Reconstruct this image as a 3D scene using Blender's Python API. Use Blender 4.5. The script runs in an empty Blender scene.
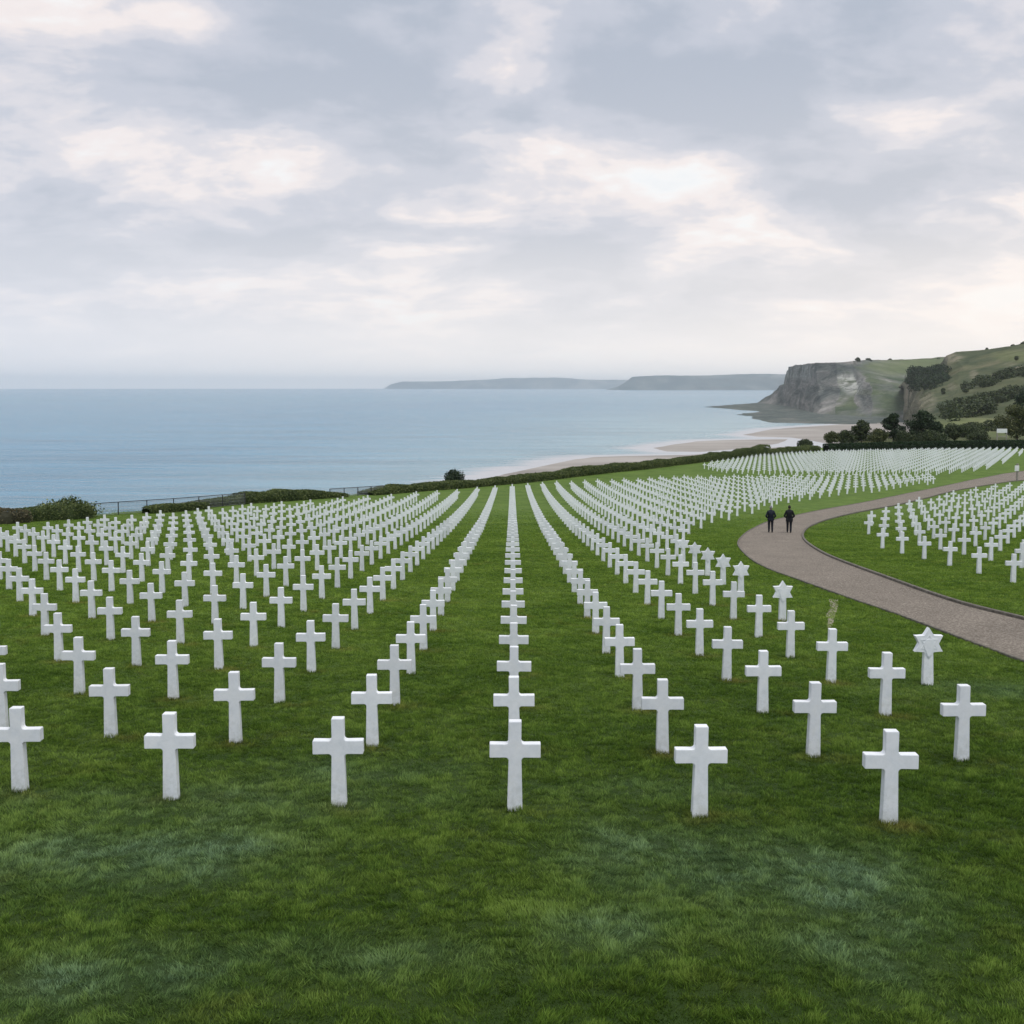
import bpy, bmesh, math, random
import numpy as np
from mathutils import Vector, Matrix
R = math.radians
random.seed(7); rng = np.random.default_rng(7)
scene = bpy.context.scene
COL = scene.collection

# ------------------------------------------------------------------ camera
F = 1000.0; PITCH = R(4.0); HOR = 387.0
CY = HOR + F * math.tan(PITCH)
cam_d = bpy.data.cameras.new("camera"); cam = bpy.data.objects.new("camera", cam_d); COL.objects.link(cam)
cam.location = (0, 0, 0); cam.rotation_euler = (R(90) - PITCH, 0, 0)
cam_d.sensor_width = 36.0; cam_d.lens = 36.0 * F / 1024.0
cam_d.shift_y = -(512 - CY) / 1024.0
cam_d.clip_start = 0.1; cam_d.clip_end = 300000
scene.camera = cam

# ------------------------------------------------------------------ world, sun, exposure
SUN_EL, SUN_AZ = R(68), R(150)          # azimuth clockwise from +Y (north)
W = bpy.data.worlds.new("World"); scene.world = W; W.use_nodes = True
def build_world():
    nt = W.node_tree; N = nt.nodes; L = nt.links; N.clear()
    def nd(t, **k):
        n = N.new(t)
        for a, b in k.items(): setattr(n, a, b)
        return n
    def mth(op, a, b=None, clamp=False):
        n = nd('ShaderNodeMath', operation=op); n.use_clamp = clamp
        for i, v in enumerate((a, b)):
            if v is None: continue
            if isinstance(v, (int, float)): n.inputs[i].default_value = v
            else: L.new(v, n.inputs[i])
        return n.outputs[0]
    def ramp(f, pts, interp='EASE'):
        n = nd('ShaderNodeValToRGB'); cr = n.color_ramp; cr.interpolation = interp
        while len(cr.elements) < len(pts): cr.elements.new(0.5)
        for e, (p, c) in zip(cr.elements, pts): e.position = p; e.color = (*c, 1)
        L.new(f, n.inputs[0]); return n.outputs[0]
    def mix(f, a, b, t='MIX'):
        n = nd('ShaderNodeMix', data_type='RGBA', blend_type=t)
        if isinstance(f, (int, float)): n.inputs[0].default_value = f
        else: L.new(f, n.inputs[0])
        for s, v in ((6, a), (7, b)):
            if isinstance(v, tuple): n.inputs[s].default_value = (*v, 1)
            else: L.new(v, n.inputs[s])
        return n.outputs[2]
    tc = nd('ShaderNodeTexCoord'); sp = nd('ShaderNodeSeparateXYZ'); L.new(tc.outputs['Generated'], sp.inputs[0])
    x, y, z = sp.outputs
    zc = mth('MAXIMUM', z, 0.0)
    den = mth('ADD', zc, 0.27)
    u = mth('DIVIDE', x, den); v = mth('DIVIDE', y, den)
    cb = nd('ShaderNodeCombineXYZ'); L.new(u, cb.inputs[0]); L.new(v, cb.inputs[1])
    def noise(scale, detail, rough, dist=0.0, off=(0, 0, 0), sc=(1, 1, 1)):
        mp = nd('ShaderNodeMapping'); mp.inputs[1].default_value = off; mp.inputs[3].default_value = sc
        L.new(cb.outputs[0], mp.inputs[0])
        n = nd('ShaderNodeTexNoise'); n.inputs['Scale'].default_value = scale; n.inputs['Detail'].default_value = detail
        n.inputs['Roughness'].default_value = rough; n.inputs['Distortion'].default_value = dist
        L.new(mp.outputs[0], n.inputs[0]); return n.outputs[0]
    big = noise(1.25, 3, 0.5, 0.25, SKY_OFF, (0.75, 1.05, 1))
    det = noise(3.0, 12, 0.54, 0.25, (3.1, 7.7, 0), (0.85, 1.05, 1))
    fin = noise(12, 8, 0.62, 0.3, (1, 2, 0), (0.95, 1.0, 1))
    c0 = mth('ADD', mth('MULTIPLY', big, 0.38), mth('ADD', mth('MULTIPLY', det, 0.53), mth('MULTIPLY', fin, 0.09)))
    c = mth('SUBTRACT', c0, mth('MULTIPLY', mth('SUBTRACT', mth('MINIMUM', zc, 0.40), 0.10), 0.12))    # the deck thickens overhead
    sky = nd('ShaderNodeTexSky', sky_type='NISHITA'); sky.sun_disc = False
    sky.sun_elevation = SUN_EL; sky.sun_rotation = SUN_AZ; sky.dust_density = 2.0
    skyc = mix(1.0, sky.outputs[0], (0.10, 0.10, 0.10), 'MULTIPLY')
    clear = mix(0.80, skyc, (0.86, 0.90, 0.93))       # thin high veil over the blue
    cloud = ramp(c, [(0.41, (0.43, 0.475, 0.56)), (0.475, (0.52, 0.55, 0.63)), (0.515, (0.655, 0.65, 0.70)), (0.555, (0.83, 0.77, 0.765)), (0.61, (0.96, 0.95, 0.93))])
    gap = ramp(c, [(0.55, (0, 0, 0)), (0.63, (1, 1, 1))])
    colr = mix(mth('MULTIPLY', gap, 0.7), cloud, clear)
    # low in the sky the deck is seen edge-on: it melts into a pale band
    hb = ramp(zc, [(0.0, (1, 1, 1)), (0.035, (0.88, 0.88, 0.88)), (0.09, (0.55, 0.55, 0.55)), (0.18, (0.18, 0.18, 0.18)), (0.32, (0, 0, 0))])
    side = ramp(mth('ADD', mth('MULTIPLY', x, 0.7), 0.5), [(0.1, (0.78, 0.79, 0.84)), (0.5, (0.91, 0.87, 0.85)), (0.85, (1.06, 0.97, 0.89))])
    colr = mix(hb, colr, side)
    bk = ramp(mth('ADD', mth('MULTIPLY', y, -0.5), 0.5), [(0.40, (1, 1, 1)), (0.85, (1.0, 1.07, 1.18))])      # open, bluer sky behind the photographer
    colr = mix(1.0, colr, bk, 'MULTIPLY')
    bg = nd('ShaderNodeBackground'); bg.inputs[1].default_value = 1.0; L.new(colr, bg.inputs[0])
    out = nd('ShaderNodeOutputWorld'); L.new(bg.outputs[0], out.inputs[0])
SKY_OFF = (2.3, 5.1, 0.0)
build_world()
sd = bpy.data.lights.new("sun", 'SUN'); sd.energy = 1.9; sd.angle = R(32); sd.color = (1.0, 0.97, 0.92)
sun = bpy.data.objects.new("sun", sd); COL.objects.link(sun)
sdir = Vector((math.sin(SUN_AZ) * math.cos(SUN_EL), math.cos(SUN_AZ) * math.cos(SUN_EL), math.sin(SUN_EL)))
sun.rotation_euler = sdir.to_track_quat('Z', 'Y').to_euler()
vs = scene.view_settings; vs.view_transform = 'Standard'; vs.look = 'None'; vs.gamma = 1; vs.use_curve_mapping = False
vs.exposure = 0.14
scene.cycles.volume_bounces = 4          # light that has bounced about in the sea air

# ------------------------------------------------------------------ helpers
def lin(*c): return tuple(((v / 255) / 12.92 if v / 255 <= 0.04045 else ((v / 255 + 0.055) / 1.055) ** 2.4) for v in c)
def smooth(t): t = np.clip(t, 0, 1); return t * t * (3 - 2 * t)
def tag(o, label=None, cat=None, group=None, kind=None):
    if label: o['label'] = label
    if cat: o['category'] = cat
    if group: o['group'] = group
    if kind: o['kind'] = kind
    return o
def empty(name, loc, rz=0):
    o = bpy.data.objects.new(name, None); o.location = loc; o.rotation_euler = (0, 0, rz); COL.objects.link(o); return o
def mesh_np(name, V, Fc, mat, parent=None, smoothf=True, attrs=None):
    """V (n,3) array; Fc (m,3) or (m,4) index array"""
    V = np.asarray(V, np.float32); Fc = np.asarray(Fc, np.int32)
    me = bpy.data.meshes.new(name); k = Fc.shape[1]
    me.vertices.add(len(V)); me.vertices.foreach_set('co', V.ravel())
    me.loops.add(Fc.size); me.loops.foreach_set('vertex_index', Fc.ravel())
    me.polygons.add(len(Fc)); me.polygons.foreach_set('loop_start', np.arange(0, Fc.size, k, dtype=np.int32))
    me.polygons.foreach_set('loop_total', np.full(len(Fc), k, np.int32))
    me.update(calc_edges=True)
    me.polygons.foreach_set('use_smooth', np.full(len(Fc), smoothf))
    for n, a in (attrs or {}).items():
        at = me.attributes.new(n, 'FLOAT', 'POINT'); at.data.foreach_set('value', np.asarray(a, np.float32))
    me.materials.append(mat)
    o = bpy.data.objects.new(name, me); COL.objects.link(o)
    if parent: o.parent = parent
    return o
def obj_bm(name, bm, mat, parent=None, smoothf=False):
    me = bpy.data.meshes.new(name); bm.to_mesh(me); bm.free(); me.materials.append(mat)
    if smoothf: me.polygons.foreach_set('use_smooth', np.full(len(me.polygons), True))
    o = bpy.data.objects.new(name, me); COL.objects.link(o)
    if parent: o.parent = parent
    return o
def grid_faces(nu, nv):
    i = np.arange(nu - 1)[:, None]; j = np.arange(nv - 1)[None, :]
    a = (i * nv + j).ravel(); return np.stack([a, a + nv, a + nv + 1, a + 1], 1)
# value noise
_P = rng.integers(0, 2 ** 31, 4096)
def _h(ix, iy, iz): 
    n = (ix * 374761393 + iy * 668265263 + iz * 2147483647 * 3 + 1013) & 0x7fffffff
    n = (n ^ (n >> 13)) * 1274126177 & 0x7fffffff
    return ((n ^ (n >> 16)) & 0xffff) / 65535.0
def vn(x, y, z=0.0):
    x, y, z = np.broadcast_arrays(np.asarray(x, float), np.asarray(y, float), np.asarray(z, float))
    ix, iy, iz = (np.floor(a).astype(np.int64) for a in (x, y, z)); fx, fy, fz = x - ix, y - iy, z - iz
    fx, fy, fz = (t * t * (3 - 2 * t) for t in (fx, fy, fz)); r = 0
    for dx in (0, 1):
        for dy in (0, 1):
            for dz in (0, 1):
                r = r + _h(ix + dx, iy + dy, iz + dz) * (fx if dx else 1 - fx) * (fy if dy else 1 - fy) * (fz if dz else 1 - fz)
    return r * 2 - 1
def fbm(x, y, z=0.0, o=4):
    r = 0; a = 1; s = 0
    for k in range(o): r = r + a * vn(np.asarray(x) * 2 ** k + 17.3 * k, np.asarray(y) * 2 ** k - 9.1 * k, np.asarray(z) * 2 ** k + 4.4 * k); s += a; a *= 0.5
    return r / s
def inpoly(x, y, poly):
    x = np.asarray(x, float); y = np.asarray(y, float); c = np.zeros(x.shape, bool); n = len(poly)
    for i in range(n):
        x0, y0 = poly[i]; x1, y1 = poly[(i + 1) % n]
        if y0 == y1: continue
        m = ((y0 > y) != (y1 > y)) & (x < (x1 - x0) * (y - y0) / (y1 - y0) + x0); c ^= m
    return c
def polydist(x, y, poly, closed=True):
    x = np.asarray(x, float); y = np.asarray(y, float); d = np.full(x.shape, 1e18); n = len(poly)
    for i in range(n if closed else n - 1):
        ax, ay = poly[i]; bx, by = poly[(i + 1) % n]; vx, vy = bx - ax, by - ay; L2 = vx * vx + vy * vy + 1e-12
        t = np.clip(((x - ax) * vx + (y - ay) * vy) / L2, 0, 1)
        d = np.minimum(d, (x - ax - t * vx) ** 2 + (y - ay - t * vy) ** 2)
    return np.sqrt(d)
def spline(pts, n):
    p = np.array(pts, float); p = np.vstack([2 * p[0] - p[1], p, 2 * p[-1] - p[-2]]); out = []
    for i in range(1, len(p) - 2):
        for t in np.linspace(0, 1, 20, endpoint=False):
            a, b, c, d = p[i - 1:i + 3]
            out.append(0.5 * (2 * b + (c - a) * t + (2 * a - 5 * b + 4 * c - d) * t * t + (3 * b - a - 3 * c + d) * t ** 3))
    out.append(p[-2]); out = np.array(out); s = np.r_[0, np.cumsum(np.linalg.norm(np.diff(out, axis=0), axis=1))]
    q = np.linspace(0, s[-1], n); return np.stack([np.interp(q, s, out[:, k]) for k in range(out.shape[1])], 1)

# ---- the ground's height under the camera, by distance
_Hy = np.array([-200, -40, 0, 6, 10.8, 13.3, 16.0, 18.7, 21.3, 24.2, 42.7, 59, 85, 115, 164, 262, 350, 600, 2000], float)
_Hh = np.array([3.6, 3.55, 3.70, 4.13, 4.64, 4.90, 5.19, 5.45, 5.70, 5.94, 7.40, 8.75, 10.45, 11.98, 13.4, 15.5, 17.0, 20, 22], float)
_m = np.gradient(_Hh, _Hy)
def Hf(y):
    y = np.asarray(y, float); k = np.clip(np.searchsorted(_Hy, y) - 1, 0, len(_Hy) - 2); h = _Hy[k + 1] - _Hy[k]; t = np.clip((y - _Hy[k]) / h, 0, 1)
    return (2 * t ** 3 - 3 * t ** 2 + 1) * _Hh[k] + (t ** 3 - 2 * t ** 2 + t) * h * _m[k] + (-2 * t ** 3 + 3 * t ** 2) * _Hh[k + 1] + (t ** 3 - t ** 2) * h * _m[k + 1]
SEA = -50.0

def _on_g(px, py):
    cp, sp_ = math.cos(PITCH), math.sin(PITCH); u = (CY - py) / F; r = np.array([(px - 512) / F, cp + u * sp_, -sp_ + u * cp]); r = r / r[1]
    ds = np.linspace(4, 500, 6000); g = -Hf(ds); z = r[2] * ds; k = np.argmax(z < g); return (r[0] * ds[k], ds[k])
HB = [(0, 524), (20, 522.6), (87, 517), (150, 512), (256, 504), (343, 497), (431, 489.8), (512, 483.5), (574, 476), (637, 469.5), (702, 461.5), (768, 454.8), (815, 450.5)]
EDGE = [(-900, -300), (-420, -110), (-150, 22), (-75, 58)] + [(x - 1.6, y + 1.8) for x, y in (_on_g(*p) for p in HB)] + [(101, 292), (150, 380), (240, 480), (700, 700), (1500, 900)]
LAND = EDGE + [(1500, -900), (-900, -900)]
def terrain(x, y, drop=True):
    x, y = np.broadcast_arrays(np.asarray(x, float), np.asarray(y, float))
    z = -Hf(y) + 0.035 * vn(x / 7.0, y / 7.0)
    if drop:
        out = ~inpoly(x, y, LAND); s = polydist(x, y, EDGE, False)
        s2 = np.where(out, s, 0) - 0.2
        z = np.where(s2 > 0, z + (SEA - 4 - z) * (1 - (1 - np.clip(s2 / 50.0, 0, 1)) ** 2), z)
    return z
def ray(px, py): 
    cp, sp_ = math.cos(PITCH), math.sin(PITCH); u = (CY - py) / F
    return np.array([(px - 512) / F, cp + u * sp_, -sp_ + u * cp])
def at_d(px, py, d): r = ray(px, py); return r * (d / r[1])
def on_z(px, py, z=SEA): r = ray(px, py); return r * (z / r[2])
def on_g(px, py):
    r = ray(px, py); r = r / r[1]; ds = np.linspace(4, 500, 6000); g = -Hf(ds); z = r[2] * ds
    k = np.argmax(z < g); t = (g[k - 1] - z[k - 1]) / ((z[k] - z[k - 1]) - (g[k] - g[k - 1])); d = ds[k - 1] + t * (ds[k] - ds[k - 1])
    return (r[0] * d, d)
def gpoly(pts): return [on_g(*p) for p in pts]

# ------------------------------------------------------------------ materials
class Mat:
    def __init__(s, name):
        s.m = bpy.data.materials.new(name); s.m.use_nodes = True; s.nt = s.m.node_tree; s.N = s.nt.nodes; s.L = s.nt.links
        s.b = s.N['Principled BSDF']
    def nd(s, t, **k):
        n = s.N.new(t)
        for a, b in k.items(): setattr(n, a, b)
        return n
    def inp(s, sock, v):
        if isinstance(v, (int, float)): sock.default_value = v
        elif isinstance(v, tuple): sock.default_value = (*v, 1) if len(v) == 3 and sock.type == 'RGBA' else v
        else: s.L.new(v, sock)
    def math(s, op, a, b=None, clamp=False):
        n = s.nd('ShaderNodeMath', operation=op); n.use_clamp = clamp; s.inp(n.inputs[0], a)
        if b is not None: s.inp(n.inputs[1], b)
        return n.outputs[0]
    def pos(s): return s.nd('ShaderNodeNewGeometry').outputs['Position']
    def objc(s): return s.nd('ShaderNodeTexCoord').outputs['Object']
    def noise(s, vec, scale, detail=4, rough=0.5, dist=0, sc=(1, 1, 1), off=(0, 0, 0)):
        mp = s.nd('ShaderNodeMapping'); mp.inputs[3].default_value = sc; mp.inputs[1].default_value = off; s.L.new(vec, mp.inputs[0])
        n = s.nd('ShaderNodeTexNoise'); s.L.new(mp.outputs[0], n.inputs[0])
        n.inputs['Scale'].default_value = scale; n.inputs['Detail'].default_value = detail; n.inputs['Roughness'].default_value = rough; n.inputs['Distortion'].default_value = dist
        return n.outputs[0]
    def ramp(s, f, pts, interp='LINEAR'):
        n = s.nd('ShaderNodeValToRGB'); cr = n.color_ramp; cr.interpolation = interp
        while len(cr.elements) < len(pts): cr.elements.new(0.5)
        for e, (p, c) in zip(cr.elements, pts):
            e.position = p; e.color = (*(c if isinstance(c, tuple) else (c, c, c)), 1)
        s.L.new(f, n.inputs[0]); return n.outputs[0]
    def mix(s, f, a, b, t='MIX'):
        n = s.nd('ShaderNodeMix', data_type='RGBA', blend_type=t); s.inp(n.inputs[0], f); s.inp(n.inputs[6], a); s.inp(n.inputs[7], b); return n.outputs[2]
    def attr(s, name): n = s.nd('ShaderNodeAttribute'); n.attribute_name = name; return n.outputs['Fac']
    def bump(s, h, strength, dist):
        n = s.nd('ShaderNodeBump'); n.inputs['Strength'].default_value = strength; n.inputs['Distance'].default_value = dist
        s.L.new(h, n.inputs['Height']); s.L.new(n.outputs[0], s.b.inputs['Normal'])
    def out(s, col, rough=0.8, spec=0.3):
        s.inp(s.b.inputs['Base Color'], col); s.inp(s.b.inputs['Roughness'], rough); s.b.inputs['Specular IOR Level'].default_value = spec
        return s.m

def grass_color(M, dew=True):
    p = M.pos()
    a = M.noise(p, 0.35, 3, 0.55, 0.4)
    b = M.noise(p, 1.6, 5, 0.6, 0.6, sc=(0.8, 1.2, 1))
    c = M.noise(p, 11.0, 6, 0.72, 0.3, sc=(0.75, 1.25, 1))
    v = M.math('ADD', M.math('MULTIPLY', a, 0.24), M.math('ADD', M.math('MULTIPLY', b, 0.26), M.math('MULTIPLY', c, 0.50)))
    col = M.ramp(v, [(0.37, (0.051, 0.102, 0.013)), (0.46, (0.094, 0.168, 0.024)), (0.53, (0.140, 0.222, 0.036)), (0.64, (0.185, 0.275, 0.062))])
    # yellowed, drier turf
    dry = M.ramp(M.noise(p, 0.9, 4, 0.6, 0.5, off=(5, 3, 0)), [(0.58, 0.0), (0.75, 0.30)])
    col = M.mix(M.math('MAXIMUM', dry, M.attr('worn')), col, (0.210, 0.195, 0.055))
    if dew:
        f = M.math('MULTIPLY', M.attr('dew'), M.ramp(M.noise(p, 6.0, 5, 0.7), [(0.35, 0.45), (0.55, 1.0)]))
        col = M.mix(f, col, (0.225, 0.345, 0.205))
    return col
def m_lawn():
    M = Mat('lawn_ground'); p = M.pos()
    col = grass_color(M)
    # mowing streaks seen far away run with the rows
    n = M.noise(p, 2.2, 6, 0.7, 0.2, sc=(0.35, 1.6, 1))
    col = M.mix(0.75, col, M.ramp(n, [(0.32, 0.40), (0.68, 0.92)]), 'MULTIPLY')
    col = M.mix(M.attr('turf'), col, (0.020, 0.038, 0.008))  # dark thatch under the near blades, deepened to paint shade in their gaps
    col = M.mix(M.attr('rough_land'), col, M.ramp(M.noise(p, 0.12, 6, 0.6), [(0.35, (0.030, 0.045, 0.016)), (0.65, (0.10, 0.105, 0.040))]))
    M.bump(M.noise(p, 5, 7, 0.7), 0.6, 0.06)
    return M.out(col, 0.9, 0.15)
def m_blade():
    M = Mat('grass_blade')
    col = grass_color(M)
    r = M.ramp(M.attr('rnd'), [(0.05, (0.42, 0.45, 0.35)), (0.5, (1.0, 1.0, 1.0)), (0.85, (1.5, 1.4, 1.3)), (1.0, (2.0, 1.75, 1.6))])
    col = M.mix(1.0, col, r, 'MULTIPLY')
    M.b.inputs['Transmission Weight'].default_value = 0
    M.out(col, 0.6, 0.08)
    tr = M.nd('ShaderNodeBsdfTranslucent'); M.L.new(col, tr.inputs[0]); ms = M.nd('ShaderNodeMixShader'); ms.inputs[0].default_value = 0.3
    M.L.new(M.b.outputs[0], ms.inputs[1]); M.L.new(tr.outputs[0], ms.inputs[2]); M.L.new(ms.outputs[0], M.N['Material Output'].inputs[0])
    return M.m
def m_marble():
    M = Mat('white_marble'); p = M.objc(); oi = M.nd('ShaderNodeObjectInfo')
    mp = M.nd('ShaderNodeVectorMath', operation='ADD'); M.L.new(p, mp.inputs[0])
    cx = M.nd('ShaderNodeCombineXYZ'); M.L.new(M.math('MULTIPLY', oi.outputs['Random'], 37.0), cx.inputs[0]); M.L.new(cx.outputs[0], mp.inputs[1])
    q = mp.outputs[0]
    n = M.noise(q, 5, 8, 0.62, 0.8)
    col = M.ramp(n, [(0.30, (0.74, 0.765, 0.785)), (0.5, (0.82, 0.835, 0.845)), (0.7, (0.86, 0.865, 0.86))])
    # lichen and soil splash: faint grey-green stains low on the shaft
    z = M.nd('ShaderNodeSeparateXYZ'); M.L.new(p, z.inputs[0])
    low = M.ramp(z.outputs[2], [(0.0, 1.0), (0.10, 0.28), (0.45, 0.10), (1.0, 0.06)])
    st = M.math('MULTIPLY', M.ramp(M.noise(q, 14, 6, 0.7), [(0.42, 0.0), (0.62, 1.0)]), low)
    col = M.mix(st, col, (0.33, 0.35, 0.27))
    tone = M.ramp(oi.outputs['Random'], [(0, 0.90), (1, 1.04)])
    col = M.mix(1.0, col, tone, 'MULTIPLY')
    M.bump(M.noise(q, 60, 4, 0.6), 0.08, 0.003)
    return M.out(col, 0.55, 0.35)
def m_gravel():
    M = Mat('path_gravel'); p = M.pos()
    a = M.noise(p, 16, 6, 0.8); b = M.noise(p, 0.7, 4, 0.6); c = M.noise(p, 90, 2, 0.6)
    col = M.ramp(a, [(0.34, (0.080, 0.067, 0.053)), (0.5, (0.200, 0.170, 0.138)), (0.66, (0.40, 0.355, 0.295))])
    col = M.mix(0.6, col, M.ramp(b, [(0.3, 0.8), (0.7, 1.15)]), 'MULTIPLY')
    col = M.mix(0.8, col, M.ramp(c, [(0.35, 0.65), (0.65, 1.35)]), 'MULTIPLY')
    M.bump(a, 0.8, 0.02); return M.out(col, 0.95, 0.15)
def m_simple(name, cols, scale, rough=0.8, bump=0.3, bd=0.01, spec=0.3, sc=(1, 1, 1), detail=6):
    M = Mat(name); p = M.pos(); n = M.noise(p, scale, detail, 0.62, 0.3, sc=sc)
    k = len(cols); col = M.ramp(n, [(0.32 + 0.36 * i / max(1, k - 1), c) for i, c in enumerate(cols)]) if k > 1 else cols[0]
    if bump: M.bump(n, bump, bd)
    return M.out(col, rough, spec)
def m_leaf(name, dark, mid, light, scale=0.6):
    M = Mat(name); p = M.pos()
    n = M.noise(p, scale, 4, 0.6)
    v = M.math('ADD', M.math('MULTIPLY', n, 0.5), M.math('MULTIPLY', M.attr('rnd'), 0.5))
    col = M.ramp(v, [(0.25, dark), (0.5, mid), (0.78, light)])
    M.out(col, 0.6, 0.25)
    tr = M.nd('ShaderNodeBsdfTranslucent'); M.L.new(col, tr.inputs[0]); ms = M.nd('ShaderNodeMixShader'); ms.inputs[0].default_value = 0.2
    M.L.new(M.b.outputs[0], ms.inputs[1]); M.L.new(tr.outputs[0], ms.inputs[2]); M.L.new(ms.outputs[0], M.N['Material Output'].inputs[0])
    return M.m
def m_sea():
    M = Mat('sea_water'); p = M.pos()
    sh = M.attr('shore')       # 0 far off .. 1 at the waterline
    big = M.noise(p, 0.0018, 5, 0.6, 0.5, sc=(0.5, 1.0, 1))
    deep = M.ramp(big, [(0.3, (0.032, 0.178, 0.295)), (0.7, (0.058, 0.222, 0.328))])
    sx = M.nd('ShaderNodeSeparateXYZ'); M.L.new(p, sx.inputs[0])
    # shoaling water over sand: greener and paler towards the bay
    shoal = M.attr('shoal')
    col = M.mix(shoal, deep, (0.250, 0.375, 0.400))
    bands = M.noise(p, 0.026, 8, 0.72, 0.4, sc=(0.22, 1.0, 1))
    col = M.mix(1.0, col, M.ramp(bands, [(0.38, 0.82), (0.62, 1.17)]), 'MULTIPLY')
    wf = M.noise(p, 0.05, 6, 0.7, 0.8, sc=(0.16, 1.0, 1))
    foam = M.ramp(M.math('ADD', M.math('MULTIPLY', sh, 0.62), M.math('MULTIPLY', wf, 0.55)), [(0.53, 0.0), (0.72, 1.0)])
    col = M.mix(foam, col, (0.52, 0.52, 0.525))
    rough = M.math('ADD', M.math('MULTIPLY', foam, 0.4), 0.18)
    h = M.math('ADD', M.noise(p, 0.05, 4, 0.6, 0.5, sc=(0.35, 1.0, 1)), M.math('MULTIPLY', M.noise(p, 0.3, 5, 0.65, 0.4, sc=(0.45, 1, 1)), 0.35))
    M.bump(h, 1.0, 5.0)
    M.b.inputs['IOR'].default_value = 1.33
    return M.out(col, rough, 0.5)
def m_cliff(name, rocks, greens, scale, lo=0.45, hi=0.72, pale=(0.4, 0.38, 0.33)):
    M = Mat(name); p = M.pos(); g = M.nd('ShaderNodeNewGeometry'); s = M.nd('ShaderNodeSeparateXYZ'); M.L.new(g.outputs['True Normal'], s.inputs[0])
    strat = M.noise(p, scale, 7, 0.65, 0.6, sc=(0.5, 0.5, 2.2)); patch = M.noise(p, scale * 0.5, 6, 0.62, 0.4)
    rock = M.ramp(strat, [(0.34 + 0.32 * i / (len(rocks) - 1), c) for i, c in enumerate(rocks)])
    gr = M.ramp(M.noise(p, scale * 0.9, 7, 0.62, 0.8, sc=(1, 0.7, 1.5)), [(0.34 + 0.32 * i / (len(greens) - 1), c) for i, c in enumerate(greens)])
    f = M.math('ADD', s.outputs[2], M.math('MULTIPLY', M.math('SUBTRACT', patch, 0.5), 1.1))
    f = M.ramp(f, [(lo, 0.0), (hi, 1.0)])
    col = M.mix(f, rock, gr); col = M.mix(M.attr('meadow'), col, M.mix(0.5, gr, (0.17, 0.20, 0.075)))
    pf = M.math('MULTIPLY', M.attr('pale'), M.ramp(M.noise(p, scale * 2.2, 5, 0.7, 0.8, sc=(1, 1, 0.45)), [(0.42, 0.0), (0.56, 1.0)]))
    col = M.mix(pf, col, pale); fine = M.noise(p, scale * 7, 6, 0.7, 0.3, sc=(1, 0.6, 1.6)); col = M.mix(0.7, col, M.ramp(fine, [(0.34, 0.75), (0.66, 1.22)]), 'MULTIPLY'); M.bump(strat, 0.8, 10.0); return M.out(col, 0.95, 0.1)

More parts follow.
